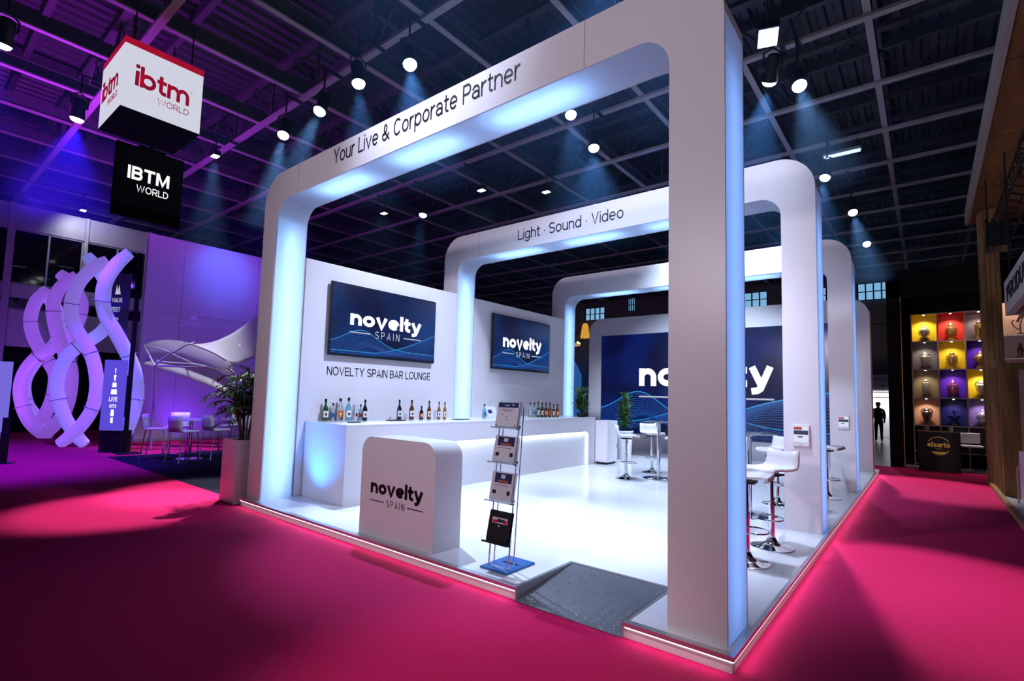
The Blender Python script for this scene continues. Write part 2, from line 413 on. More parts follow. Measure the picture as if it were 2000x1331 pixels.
for i in range(len(xs)-1):
    y0, y1 = xs[i]+.05, xs[i+1]-.05
    for z0, z1, mid in ((4.8, 6.62, True), (3.95, 4.40, False)):
        fr = MB()
        fr.box(-22.16, -22.04, y0, y1, z0, z0+.05).box(-22.16, -22.04, y0, y1, z1-.05, z1)
        fr.box(-22.16, -22.04, y0, y0+.04, z0, z1).box(-22.16, -22.04, y1-.04, y1, z0, z1)
        if mid: fr.box(-22.16, -22.04, (y0+y1)/2-.025, (y0+y1)/2+.025, z0, z1)
        wn = struct(fr.build('window_%d' % n, M['facade'], smooth=False)); n += 1
        MB().box(-22.11, -22.09, y0+.04, y1-.04, z0+.05, z1-.05).build('window_pane', M['pane'], wn, smooth=False)
    dr = MB().box(-22.15, -22.05, y0, y1, 0, 2.76)
    struct(dr.build('wall_left_dark_opening', M['blackmatte'], smooth=False))  # black sheet stands in for the darkness of the opening below the windows
for k, (y, z) in enumerate([(-.3, 5.75), (.35, 5.45), (1.0, 6.0), (1.5, 5.6), (2.3, 6.1), (-1.3, 5.2), (1.9, 5.0), (-.1, 5.1)]):
    t = MB(); t.cyl((-24.3, y-.22, z), (-24.3, y+.22, z), .022, 8)
    o = t.build('fluorescent_tube', M['tubes'])
    o['label'] = ['bright tube light behind the dark window panes, high left one of the row', 'tube light behind the dark window, just right of the window mullion and low', 'tube light in upper part of the second dark window', 'long tube light behind the second dark window at mid height', 'tube light behind the dark glass nearest the white partition, high up', 'dim tube light behind the leftmost dark window', 'low tube light behind the third dark window', 'lowest tube light behind the dark window left of the mullion'][k]
    o['category'] = 'light'; o['group'] = 'tube lights behind the facade windows'

# tall white partition in front of it
pw = MB(); pw.box(-16.9, -16.7, 1.5, 14, 0, 6.08)
pw.mi(1)
for y in (2.45, 4.7, 6.9): pw.box(-16.702, -16.694, y-.008, y+.008, 0, 6.06)
pw.box(-16.702, -16.694, 1.85, 14, 3.78, 3.795)
pw.box(-16.702, -16.69, 1.5, 14, 0, .08)
struct(pw.build('wall_partition', [mat('partition_panel', (.55, .53, .60), .5, noise=.05, nscale=1), M['grey']], smooth=False))
t = thing('wall_logo', 'pale logo with a small crown and lettering high on the white partition', 'sign', (-16.69, 2.8, 3.2))
lg = MB(); pk = mat('pale_pink_vinyl', (.85, .72, .95), .5, noise=.03)
X1, YY, ZZ = (1, 0, 0), (0, 1, 0), (0, 0, 1)
lg.text('DRIIIOV', (2.46, 3.16, 3.42, 3.62), (-16.697, 0, 0), YY, ZZ, .006, .10)
lg.text('MITOS', (2.70, 3.00, 3.31, 3.38), (-16.697, 0, 0), YY, ZZ, .006, .10)
lg.box(-16.697, -16.691, 2.47, 3.14, 3.265, 3.28)
lg.prism([(2.72, 3.68), (2.72, 3.84), (2.77, 3.78), (2.81, 3.86), (2.85, 3.78), (2.90, 3.84), (2.90, 3.68)], lambda a, b, t: (t, a, b), -16.697, -16.691)
lg.build('logo_lettering', pk, t, smooth=False)

# far end of the hall
M['farwall'] = mat('far_wall_panel', (.16, .15, .17), .6, noise=.1, nscale=1)
fw = MB(); fw.box(-30, 14, 27.4, 27.6, 2.35, 9.4); fw.box(-30, -2.2, 27.4, 27.6, 0, 2.35); fw.box(.6, 14, 27.4, 27.6, 0, 2.35)
for z in (3.75, 4.4, 5.05): fw.box(-3, 3, 27.385, 27.4, z, z+.012)
fw.box(-30, 14, 27.0, 27.4, 5.55, 5.95)
struct(fw.build('wall_back', M['farwall'], smooth=False))
struct(MB().box(-2.6, 1.0, 29.0, 29.1, 0, 2.35).build('wall_entrance', mat('entrance_wall', (.40, .43, .50), .5, noise=.15, nscale=2), smooth=False))
M['daywin'] = glow('daylight_window', (.25, .55, .9), .8)
for k, (x, z, wd) in enumerate([(-19.2, 7.2, 1.6), (-16.6, 7.3, 1.5), (-13.9, 7.7, .5), (-9.6, 7.3, 2.1), (-6.6, 7.3, 1.6), (-3.6, 7.2, 1.2), (-1.0, 7.2, 1.3), (1.0, 7.2, 1.2)]):
    wi = MB(); wi.box(x-wd/2, x+wd/2, 27.36, 27.40, z-.42, z+.42)
    o = struct(wi.build('window_%d' % (n+k), M['daywin'], smooth=False))
    fr = MB()
    for j in range(5): fr.box(x-wd/2+wd*j/4-.03, x-wd/2+wd*j/4+.03, 27.30, 27.38, z-.45, z+.45)
    for j in range(3): fr.box(x-wd/2, x+wd/2, 27.30, 27.38, z-.44+.42*j, z-.40+.42*j)
    fr.build('window_frame', M['blackmatte'], o, smooth=False)
t = thing('entrance_sign', 'white sign board with small dark print above the far entrance', 'sign', (-.8, 27.3, 2.4))
MB().box(-2.3, .7, 27.28, 27.36, 2.40, 3.08).build('sign_board', M['white'], t, smooth=False)
g = MB(); g.text('HALL', (-1.0, -.55, 2.8, 2.95), (0, 27.278, 0), X1, ZZ, .004, .10); g.build('lettering', M['ink'], t, smooth=False)
MB().prism([(-.82, 2.5), (-.66, 2.5), (-.74, 2.62)], XZ, 27.274, 27.28).build('red_mark', M['red'], t, smooth=False)
t = thing('entrance_light', 'bright horizontal light box over the far doorway', 'light', (-.8, 27.3, 2.1))
MB().box(-2.1, .5, 27.25, 27.35, 2.0, 2.2).build('diffuser', glow('entrance_glow', (.95, .95, 1), 1.6), t, smooth=False)
MB().box(-2.15, .55, 27.35, 27.42, 1.95, 2.25).build('housing', M['grey'], t, smooth=False)
lamp('AREA', 'entrance_lamp', (-.8, 28.2, 2.32), (-.8, 28.6, 0), 140, (1, .93, .85), shape='RECTANGLE', size=2.4, size_y=.2)
# glimpse between the third arch and the video wall
t = thing('hanging_lantern', 'tall amber lantern hanging beside the left edge of the video wall', 'lamp', (-17.1, 26.9, 5.6))
MB().lathe([(.02, 0), (.34, .05), (.30, .2), (.20, .9), (.14, 1.0), (.03, 1.06)], (-17.1, 26.9, 5.6), 14).build('shade', glow('amber_shade', (.85, .42, .06), .75), t)
MB().cyl((-17.1, 26.9, 6.6), (-17.1, 26.9, 9.45), .02, 6).build('cord', M['black'], t)
t = thing('chandelier', 'wide warm chandelier below the amber lantern in the far hall', 'lamp', (-17.5, 26.4, 4.9))
MB().ring((-17.6, 25.4, 5.05), .85, .06).build('rim', glow('warm_rim', (.8, .5, .2), .5), t)
M['bulb'] = glow('warm_bulb', (1, .75, .4), 2)
for k in range(8): MB().lathe([(.01, 0), (.07, .05), (.07, .12), (.01, .17)], (-17.6+.85*math.cos(k*PI/4), 25.4+.85*math.sin(k*PI/4), 5.08), 8).build('bulb', M['bulb'], t)
MB().cyl((-17.6, 25.4, 5.1), (-17.6, 25.4, 9.45), .015, 6).build('cord', M['black'], t)
for k in range(3): MB().bar((-17.6, 25.4, 6.2), (-17.6+.85*math.cos(k*2.1), 25.4+.85*math.sin(k*2.1), 5.08), .02, .02).build('stay', M['black'], t)
t = thing('peaked_tent', 'blue lit peaked tent seen between third arch and video wall', 'tent', (-17.6, 25.6, 0))
MB().prism([(-19.6, 0), (-19.6, 3.0), (-18.0, 4.95), (-16.9, 3.1), (-16.9, 0)], XZ, 24.6, 26.2).build('canvas', mat('tent_canvas', (.25, .45, .8), .7, emis=(.03, .14, .5), es=.6, noise=.1), t, smooth=False)
g = MB(); g.text('R', (-17.55, -17.35, 3.1, 3.35), (0, 24.59, 0), X1, ZZ, .004, .12); g.text('R', (-17.25, -17.05, 2.4, 2.6), (0, 24.59, 0), X1, ZZ, .004, .12); g.build('lettering', M['ink'], t, smooth=False)

# ------------------------------------------------------------------ the stand
HB = .104
t = thing('stage_platform', 'low glossy white stage floor with aluminium rim and glowing skirt', 'platform', (-3.2, 5.5, 0))
# deck plan with the ramp bay cut out: list of rectangles sharing edges
deck = MB(); R4 = [(-6.43, -1.611, .0, .813), (-.702, 0, 0, .813), (-6.43, 0, .813, 11.62), (-7.6, -6.43, 9.2, 11.62)]
for x0, x1, y0, y1 in R4: deck.box(x0, x1, y0, y1, .03, HB-.001)
deck.build('deck', M['white_gloss'], t, smooth=False)
rim = MB(); Wd = .035
def rim_seg(x0, x1, y0, y1): rim.box(x0, x1, y0, y1, HB-.028, HB)
rim_seg(-6.445, -1.611, -.02, Wd); rim_seg(-.702, .018, -.02, Wd)
rim_seg(-.016, .018, Wd, 11.63); rim_seg(-6.445, -6.41, Wd, .06)
rim_seg(-1.645, -1.611, Wd, .80); rim_seg(-.702, -.668, Wd, .80); rim_seg(-1.645, -.668, .80, .835)
rim.box(-1.616, -1.608, -.018, .81, 0, HB); rim.box(-.705, -.697, -.018, .81, 0, HB)
rim.build('rim', M['alu'], t, smooth=False)
sk = MB(); sk.box(-6.43, -1.617, -.004, .0, 0, HB-.028); sk.box(-.697, .0, -.004, .0, 0, HB-.028); sk.box(0, .004, -.004, 11.62, 0, HB-.028); sk.box(-6.434, -6.43, 0, .1, 0, HB-.028)
sk.build('skirt', M['skirt'], t, smooth=False)
ls = MB(); zt = HB-.029
ls.box(-6.43, -1.63, -.014, -.006, zt-.008, zt); ls.box(-.685, .008, -.014, -.006, zt-.008, zt); ls.box(.006, .014, -.01, 11.6, zt-.008, zt)
ls.build('led_strip', M['led'], t, smooth=False)

for a, b, L in (((-4.02, -.030, .070), (-4.02, -1, -.9), 4.75), ((-.34, -.030, .070), (-.34, -1, -.9), .66)):
    lamp('AREA', 'edge_led', a, b, 1.0*L, (1, .82, .86), t, shape='RECTANGLE', size=L, size_y=.012)
o = lamp('AREA', 'edge_led', (.031, 5.8, .070), (1, 5.8, -.9), 1.0*11.5, (1, .82, .86), t, shape='RECTANGLE', size=11.5, size_y=.012)
t = thing('access_ramp', 'chequer plate metal ramp cut into the front of the stage', 'ramp', (-1.156, .4, 0))
b = MB(); rx0, rx1, ry0, ry1 = -1.605, -.708, -.03, .797
b.prism([(ry0, .002), (ry1, .002), (ry1, HB-.005), (ry0, .006)], lambda a, c, tt: (tt, a, c), rx0, rx1)
sl = math.atan2(HB-.011, ry1-ry0); ca, sa = math.cos(sl), math.sin(sl)
i = 0; yy = .02
while yy < .80:
    x = rx0+.02+(.019 if i % 2 else 0); j = 0
    while x < rx1-.015:
        a = PI/4 if (i+j) % 2 else -PI/4
        L, Wb = .0135, .0045; c, s = math.cos(a), math.sin(a)
        def P(u, v, h):
            px, py = x+u*c-v*s, yy+u*s+v*c
            return (px, ry0+py*ca-h*sa, .006+py*sa+h*ca)
        b.add([P(L, 0, 0), P(0, Wb, 0), P(-L, 0, 0), P(0, -Wb, 0), P(L*.5, 0, .003), P(0, Wb*.4, .003), P(-L*.5, 0, .003), P(0, -Wb*.4, .003)],
              [(0, 1, 5, 4), (1, 2, 6, 5), (2, 3, 7, 6), (3, 0, 4, 7), (4, 5, 6, 7)])
        x += .038; j += 1
    yy += .027; i += 1
b.build('chequer_plate', M['steel'], t, smooth=False)

def arch(name, label, y0, th, H, q, lit, letter=None, xr=-.046, xl=-6.437, p=.378, Ro=.42, Ri=.25):
    t = thing(name, label, 'arch', ((xr+xl)/2, y0+th/2, HB))
    y1 = y0+th
    outL = [(xl, HB)]+arc(xl+Ro, H-Ro, Ro, PI, PI/2); outR = arc(xr-Ro, H-Ro, Ro, PI/2, 0)+[(xr, HB)]
    inn = [(xl+p, HB)]+arc(xl+p+Ri, H-q-Ri, Ri, PI, PI/2)+arc(xr-p-Ri, H-q-Ri, Ri, PI/2, 0)+[(xr-p, HB)]
    out = outL+outR
    MB().strip(out, inn, XZ, y0, y0+.015).build('front_panel', M['white'], t)
    MB().strip(out, inn, XZ, y1-.015, y1).build('back_panel', M['white'], t)
    # skins: glowing inner lining, opaque outer cover, glowing right side
    MB().grid([[XZ(a, b, y0+.012) for a, b in inn], [XZ(a, b, y1-.012) for a, b in inn]]).build('lit_lining', M['lb'], t)
    cov = out[:len(outL)+13]
    MB().grid([[XZ(a, b, y0+.012) for a, b in cov], [XZ(a, b, y1-.012) for a, b in cov]]).build('outer_cover', M['white'], t)
    MB().grid([[(xr, y0+.012, H-Ro), (xr, y0+.012, HB)], [(xr, y1-.012, H-Ro), (xr, y1-.012, HB)]]).build('lit_side', M['lb'], t)
    for x in (xl+.9, xr-1.08): MB().box(x-.003, x+.003, y0-.001, y0+.002, H-q, H).build('seam', M['seam'], t, smooth=False)
    if letter: letter(t)
    ym = (y0+y1)/2; zm = (HB+H-q-Ri)/2; L = H-q-Ri-HB
    blue = (.27, .53, 1); A = lambda n, a, b, pw, sx, sy: lamp('AREA', n, a, b, pw*lit, blue, t, shape='RECTANGLE', size=sx, size_y=sy)
    A('pillar_tube', (xl+p-.19, ym, zm), (xl+p, ym, zm), 13, .08, L*.96)
    for fx in (.26, .50, .73): A('beam_tube', (xl+(xr-xl)*fx, ym, H-q+.20), (xl+(xr-xl)*fx, ym, H-q), 4.4, .95, .08)
    blue = (.20, .45, 1); A('side_tube', (xr-.20, ym, zm), (xr, ym, zm), 5.5, .08, L*.96)
    A('inner_tube', (xr-p+.26, ym, zm), (xr-p, ym, zm), 7, .08, L*.96)
    return t
def let1(t):
    g = MB(); g.text('Your Live & Corporate Partner', (-4.70, -1.78, 4.335, 4.585), (0, .075, 0), X1, ZZ, .004, .078)
    g.build('lettering', M['ink'], t, smooth=False)
def let2(t):
    g = MB(); g.text('Light \u00b7 Sound \u00b7 Video', (-4.60, -2.57, 4.275, 4.52), (0, 3.641, 0), X1, ZZ, .004, .078)
    g.build('lettering', M['ink'], t, smooth=False)
arch('portal_arch', 'tall white front arch lettered Your Live & Corporate Partner with blue lit lining', .075, .45, 4.63, .405, 1, let1)
arch('portal_arch', 'second white arch lettered Light Sound Video, behind the front arch', 3.641, .49, 4.645, .47, 1.0, let2)
arch('portal_arch', 'third white arch without lettering, between second arch and video wall', 7.408, .50, 4.59, .505, 1.0)

# the novelty mark: word, two rules and SPAIN, all in one mesh
def novelty(mb, x0, x1, base, xh, org, xd, yd, th=.004, wt=.172, rules=True, drop=None):
    W = x1-x0
    mb.mi(0).text('novelty', (x0, x1, base-.37*xh, base+1.41*xh), org, xd, yd, th, wt, .045)
    if rules:
        zr = base-xh*(drop or .95); mb.mi(1)
        mb.text('SPAIN', (x0+W*.33, x0+W*.67, zr-.045*W, zr+.045*W), org, xd, yd, th, .078, .40)
        o, X, Y = Vector(org), Vector(xd), Vector(yd); Nn = X.cross(Y)
        for a, b in ((x0, x0+W*.27), (x0+W*.73, x1)):
            mb.obox(o+X*(a+b)/2+Y*zr+Nn*th/2, X*(b-a)/2, Y*W*.006, Nn*th/2)
def waves(mb, w, h, P, tops, nl, dz, lw):
    # families of thin swell lines; tops: functions s -> height
    for f, k0 in tops:
        for j in range(nl):
            mb.mi(0 if j == 0 else (1 if j < nl*.55 else 2))
            pts = []
            for i in range(41):
                s = i/40*w; z = f(s/w)*h-j*dz*(1+.5*math.sin(6*s/w+k0+j*.12))
                pts.append((s, z))
            for i in range(40):
                (a, za), (b, zb) = pts[i], pts[i+1]
                if za < .01*h or zb < .01*h or za > h*.985 or zb > h*.985: continue
                l = lw*(2.2 if j == 0 else 1)
                mb.add([P(a, za-l), P(b, zb-l), P(b, zb+l), P(a, za+l)], [(0, 1, 2, 3)])

# video wall (fourth arch)
yv = 10.98
t = thing('video_wall', 'white rounded wall with a huge dark blue screen showing a white word mark', 'screen', (-3.74, yv+.2, HB))
xl, xr, H, Ro = -7.43, -.055, 4.08, .42
outp = [(xl, HB)]+arc(xl+Ro, H-Ro, Ro, PI, PI/2)+arc(xr-Ro, H-Ro, Ro, PI/2, 0)+[(xr, HB)]
innp = [(xl+.42, HB)]+[(xl+.42, 3.54)]*13+[(xr-.40, 3.54)]*13+[(xr-.40, HB)]
b = MB(); b.strip(outp, innp, XZ, yv, yv+.42)
b.box(xl+.42, xr-.40, yv, yv+.42, HB, .58)
b.box(xl+.42, xr-.40, yv+.2, yv+.42, .58, 3.54)
b.build('surround', M['white'], t, angle=25)
MB().box(xl+.425, xr-.405, yv+.03, yv+.2, .585, 3.535).build('screen', M['bigscreen'], t, smooth=False)
sx, sz, sw, sh = xl+.43, .59, (xr-.41)-(xl+.43), 2.94
g = MB(); PV = lambda a, z: (sx+a, yv+.027, sz+z)
f1 = lambda s: .22+.20*math.exp(-((s-.19)/.13)**2)+.37*max(0, s-.42)**1.0*1.1-.10*math.exp(-((s-.5)/.15)**2)
f2 = lambda s: .10+.16*math.exp(-((s-.45)/.2)**2)
waves(g, sw, sh, PV, [(f1, 0)], 22, .045, .0075); waves(g, sw, sh, PV, [(f2, 2)], 6, .05, .006)
g.build('swell_lines', [M['wave1'], M['wave2'], M['wave3']], t, smooth=False)
g = MB(); novelty(g, -5.73, -2.08, 1.98, .53, (0, yv+.024, 0), X1, ZZ , .003, .175, drop=.58)
g.build('screen_logo', [M['txtwhite'], M['txtgrey']], t, smooth=False)

# bar back wall, two panels
for k, (a, c) in enumerate(((.54, 3.63), (4.14, 7.40))):
    t = thing('bar_wall_panel', ['white bar wall panel with a black bar lounge lettering under its screen', 'plain white bar wall panel between second and third arch'][k], 'wall panel', (-6.1, (a+c)/2, HB))
    MB().box(-6.16, -6.044, a, c, HB, 3.52).build('panel', M['white'], t, bevel=.004)
    if k == 0:
        g = MB(); g.text('NOVELTY SPAIN BAR LOUNGE', (.955, 3.012, 1.825, 1.975), (-6.044, 0, 0), YY, ZZ, .004, .088)
        g.build('lettering', M['ink'], t, smooth=False)

def tv(y0, y1, z0, z1, label, lx0, lx1, base, xh):
    t = thing('wall_screen', label, 'screen', (-6.0, (y0+y1)/2, z0))
    MB().box(-6.0, -5.955, y0, y1, z0, z1).build('bezel', M['black'], t, bevel=.006)
    MB().box(-6.044, -6.0, y0+.5, y1-.5, z0+.2, z1-.2).build('wall_mount', M['black'], t, smooth=False)
    MB().box(-5.956, -5.952, y0+.02, y1-.02, z0+.03, z1-.02).build('display', M['tvscreen'], t, smooth=False)
    w, h = y1-y0-.04, z1-z0-.05
    g = MB(); P = lambda a, z: (-5.9505, y0+.02+a, z0+.03+z)
    fa = lambda s: .14+.24*math.exp(-((s-.26)/.20)**2)-.04*s
    fb = lambda s: .05+.50*max(0, s-.38)**1.4*1.5-.0
    waves(g, w, h, P, [(fa, 0)], 16, .022, .0028); waves(g, w, h, P, [(fb, 1)], 12, .024, .0028)
    g.build('swell_lines', [M['wave1'], M['wave2'], M['wave3']], t, smooth=False)
    g = MB(); novelty(g, lx0, lx1, base, xh, (-5.950, 0, 0), YY, ZZ , .003, .175, drop=.62); g.build('screen_logo', [M['txtwhite'], M['txtgrey']], t, smooth=False)
tv(.912, 3.012, 2.135, 3.25, 'larger blue wall screen with white word mark above the bar lounge lettering', 1.247, 2.68, 2.625, .178)
tv(4.60, 6.635, 2.14, 3.285, 'smaller looking blue wall screen between the second and third arch', 4.92, 6.30, 2.615, .20)

# bar counter
t = thing('bar_counter', 'long white bar counter along the wall with a glowing line', 'counter', (-5.5, 3.9, HB))
k0, k1, xk, hc = .65, 7.15, -5.007, 1.16
MB().box(-6.03, xk-.06, k0, k1, HB, hc-.03).build('body', M['white'], t, smooth=False)
f = MB()
# fascia with a rounded recess: left block, top band, right block
zr0 = .84; Rr = .10; ya, yb = 1.35, 6.87
outl = [(k0, HB), (k0, hc-.03), (k1, hc-.03), (k1, HB)]
f.box(xk-.06, xk, k0, ya, HB, hc-.03); f.box(xk-.06, xk, yb, k1, HB, hc-.03)
f.box(xk-.06, xk, ya, yb, zr0, hc-.03)
co = [(yb, zr0)]+arc(yb-Rr, zr0-Rr, Rr, PI/2, 0)
f.prism(co, lambda a, b, tt: (tt, a, b), xk-.06, xk)
f.build('fascia', M['white'], t, smooth=False)
pth = [(xk-.03, ya, zr0-.006)]+[(xk-.03, a, b) for a, b in arc(yb-Rr, zr0-Rr, Rr-.006, PI/2, 0, 8)]+[(xk-.03, yb-.006, HB+.01)]
MB().tube(pth, .007, 8).build('led_line', M['ledblue'], t)
MB().box(-6.034, xk+.004, k0-.004, k1, hc-.03, hc).build('worktop', M['white_gloss'], t, bevel=.004)
lamp('AREA', 'counter_led_lamp', (xk-.025, 4.1, zr0-.012), (xk-.05, 4.1, 0), 10, (.7, .85, 1), t, shape='RECTANGLE', size=5.3, size_y=.02)

lamp('SPOT', 'bar_end_fill', (-5.70, .14, .13), (-5.50, .65, .90), 110, (.03, .27, 1), t, spot_size=1.5, spot_blend=1, shadow_soft_size=.05)  # added blue lamp without a fitting, deepens the blue on the bar end

# reception podium
t = thing('reception_podium', 'small white rounded podium with a black word mark on its front', 'podium', (-3.25, .27, HB))
px0, px1, pz, Rp = -3.845, -2.69, 1.125, .16
pp = [(px0, HB)]+arc(px0+Rp, pz-Rp, Rp, PI, PI/2)+arc(px1-Rp, pz-Rp, Rp, PI/2, 0)+[(px1, HB)]
MB().prism(pp, XZ, .09, .45).build('body', M['white'], t, angle=25)
g = MB(); novelty(g, -3.665, -2.845, .545, .106, (0, .09, 0), X1, ZZ, .003, .170, drop=.72); g.build('logo', [M['ink'], M['ink']], t, smooth=False)

# ------------------------------------------------------------------ brochure stand
t = thing('brochure_rack', 'slim metal brochure rack at the front edge right of the podium', 'rack', (-1.97, .33, HB))
# poles lean back a little: foot at y .19, top at y .47
pole = lambda x, z, dy=0: (x, .20+.12*(z-HB)/1.45+dy, z)
for sx in (-2.09, -1.87):
    MB().tube([pole(sx, HB+.02), pole(sx, 1.545)], .007, 8).build('front_pole', M['chrome'], t)
    MB().tube([pole(sx, HB+.02, .07), pole(sx, 1.50, .05)], .006, 8).build('rear_pole', M['chrome'], t)
MB().box(-2.13, -1.83, .13, .53, HB, HB+.018).build('base_plate', M['blueplate'], t, bevel=.003)
g = MB(); g.mi(0).text('LIVE', (-2.06, -1.98, .19, .23), (0, 0, HB+.019), X1, YY, .001, .14); g.text('SHOW', (-1.97, -1.87, .19, .225), (0, 0, HB+.019), X1, YY, .001, .10)
g.mi(1).box(-2.05, -1.88, .34, .37, HB+.018, HB+.020); g.build('base_print', [M['paper'], M['black']], t, smooth=False)
for k, (z0, z1) in enumerate(((1.305, 1.545), (1.0, 1.245), (.67, .93), (.325, .595))):
    zm = (z0+z1)/2; hw = .135 if k < 3 else .13
    ym = pole(0, zm)[1]-.03; tilt = Vector((0, .22, 1)).normalized(); nrm = Vector((0, -1, .22)).normalized()
    h = (z1-z0)/2
    sh = MB(); sh.obox(Vector((-1.98, ym, zm))-nrm*.012, (hw, 0, 0), tilt*h, nrm*.003)
    sh.obox(Vector((-1.98, ym, zm))-tilt*h+nrm*.012, (hw+.012, 0, 0), tilt*.006, nrm*.03)
    sh.build('shelf_pocket', M['acrylic'] if k < 3 else M['black'], t, smooth=False)
    for sx in (-2.09, -1.87):
        MB().obox(Vector((sx, ym+.012, z0+.02)), (.018, 0, 0), (0, .012, 0), (0, 0, .01)).build('bracket', M['chrome'], t, smooth=False)
    # the leaflets in the pocket: a thing that rests in the rack
    lb = ['grey leaflet with dark blue header in the top pocket of the brochure rack', 'grey leaflet with blue picture in the second pocket of the brochure rack', 'grey leaflet with blue picture in the third pocket of the brochure rack', 'black leaflet with red and white picture in the lowest rack pocket'][k]
    c = Vector((-1.98, ym, zm))
    br = thing('leaflet_stack', lb, 'leaflet', c-tilt*(h-.012), 0, 'leaflets in the brochure rack')
    pm = MB().obox(c+nrm*.004+tilt*.004, (hw-.012, 0, 0), tilt*(h-.012), nrm*.008)
    pm.build('paper_stack', M['paper'] if k < 3 else M['ink'], br, smooth=False)
    def rect(mb, u0, u1, v0, v1, lift=.0125): mb.obox(c+nrm*(lift)+Vector(((u0+u1)/2*hw, 0, 0))+tilt*((v0+v1)/2*h), ((u1-u0)/2*hw, 0, 0), tilt*((v1-v0)/2*h), nrm*.0006)
    p = MB()
    if k == 0:
        p.mi(0); rect(p, -.85, .85, .55, .92); p.mi(1); rect(p, -.5, .5, .36, .40); rect(p, -.35, .35, .26, .29); rect(p, -.55, -.35, .02, .05); rect(p, .2, .3, .05, .08); rect(p, -.12, .08, -.15, -.12); rect(p, -.1, .1, -.4, -.37); rect(p, -.85, -.75, -.85, -.75); rect(p, .7, .8, -.85, -.75)
        p.mi(2); rect(p, -.3, .1, .68, .74, .0135); rect(p, .3, .5, .72, .80, .0135)
    elif k < 3:
        p.mi(0); rect(p, -.65, .75, .25, .9); p.mi(2); rect(p, -.15, .2, .55, .8, .0135); p.mi(3); rect(p, -.4, .5, .32, .42, .0135)
        p.mi(1); rect(p, -.7, -.4, -.5, -.25); rect(p, .5, .75, -.5, -.22); rect(p, -.6, .5, .08, .11)
    else:
        p.mi(2); rect(p, -.6, .7, .22, .58); p.mi(4); rect(p, -.55, -.15, .25, .42, .0135); rect(p, .4, .65, .24, .46, .0135); p.mi(0); rect(p, -.2, .45, .3, .5, .0135); p.mi(2); rect(p, -.08, .12, .03, .1)
    p.build('print', [M['blueprint'], M['ink'], M['paper'], M['orangeprint'], M['red']], br, smooth=False)

# ------------------------------------------------------------------ bottles and small things on the bar
def gl(name, c, rough=.08): return mat(name, c, rough, trans=.35, noise=.05, spec=.6)
BG = {'green': gl('green_glass', (.01, .10, .02)), 'dark': gl('dark_glass', (.012, .010, .010)), 'brown': gl('brown_glass', (.13, .04, .008)), 'amber': gl('amber_spirit', (.32, .13, .02)),
      'clear': mat('clear_bottle', (.75, .85, .9), .05, trans=.9, noise=.01), 'blue': mat('pale_blue_bottle', (.25, .60, .75), .06, trans=.6, noise=.02)}
LB = {'white': mat('white_label', (.72, .70, .70), .5, noise=.05), 'orange': mat('orange_label', (.65, .16, .03), .5, noise=.05), 'cream': mat('cream_label', (.72, .60, .40), .5, noise=.05),
      'red': mat('red_label', (.45, .03, .03), .5, noise=.05), 'blue': mat('blue_label', (.05, .16, .40), .5, noise=.05)}
def bottle(x, y, h, r, glass, lab, label, group, fat=1.0):
    t = thing('bottle', label, 'bottle', (x, y, hc), 0, group)
    n = r*.32
    MB().lathe([(r*.9, 0), (r, .008), (r, h*.50), (r*.93, h*.57), (r*.55, h*.68), (n, h*.74), (n, h*.88), (n*1.15, h*.885), (n*1.15, h*.90)], (x, y, hc), 16).build('glass_body', BG[glass], t, angle=50)
    MB().lathe([(n*1.3, h*.86), (n*1.3, h), (n*.9, h)], (x, y, hc), 12).build('cap', M['black'], t)
    a0 = -1.25; lb = MB(); vs = []   # label wraps the side that faces the stand
    for z in (h*.16, h*.45):
        for k in range(9):
            a = a0+k*.28; vs.append((x+(r+.0012)*math.cos(a), y+(r+.0012)*math.sin(a), hc+z))
    lb.add(vs, [(k, k+1, k+10, k+9) for k in range(8)]); lb.build('paper_label', LB[lab], t)
    mk = MB(); vs = []
    for z in (h*.24, h*.34):
        for k in range(4):
            a = -.60+k*.22; vs.append((x+(r+.002)*math.cos(a), y+(r+.002)*math.sin(a), hc+z))
    mk.add(vs, [(k, k+1, k+5, k+4) for k in range(3)]); mk.build('label_mark', M['ink'] if lab != 'orange' else LB['cream'], t)
    return t
G1, G2, G3 = 'bottles at the near end of the bar', 'bottles in the middle of the bar', 'bottles at the far end of the bar'
bottle(-5.96, .915, .32, .043, 'green', 'white', 'green wine bottle, first bottle at the near end of the bar', G1)
bottle(-5.985, 1.055, .26, .030, 'clear', 'blue', 'small clear bottle with blue label just behind the wine bottle', G1)
bottle(-5.97, 1.165, .33, .048, 'clear', 'orange', 'clear round bottle with orange label near the bar\u2019s near end', G1)
bottle(-5.86, 1.235, .345, .046, 'blue', 'white', 'pale blue gin bottle, tallest of the near bottles', G1)
bottle(-5.975, 1.53, .24, .030, 'blue', 'red', 'short pale blue bottle half hidden by the white carton', G1)
bottle(-5.77, 1.465, .32, .038, 'dark', 'white', 'dark bottle with white label, last of the near bottles', G1)
t = thing('bottle_carton', 'slim white carton standing among the near bottles on the bar', 'box', (-5.92, 1.40, hc))
MB().box(-5.955, -5.885, 1.365, 1.435, hc, hc+.235).build('carton', M['paper'], t, bevel=.003)
MB().box(-5.884, -5.883, 1.385, 1.415, hc+.06, hc+.11).build('print', M['ink'], t, smooth=False)
bottle(-5.80, 2.150, .325, .038, 'dark', 'white', 'dark bottle with white label, first of the middle bottles', G2)
bottle(-5.73, 2.350, .325, .040, 'brown', 'white', 'brown bottle with white label, second tall of the middle bottles', G2)
bottle(-5.668, 2.510, .230, .034, 'dark', 'orange', 'short dark bottle with orange label in the middle of the bar', G2)
bottle(-5.62, 2.635, .315, .034, 'brown', 'cream', 'brown bottle with cream label right of the short orange label bottle', G2)
bottle(-5.555, 2.800, .305, .030, 'amber', 'white', 'amber bottle with white label, last but one of the middle bottles', G2)
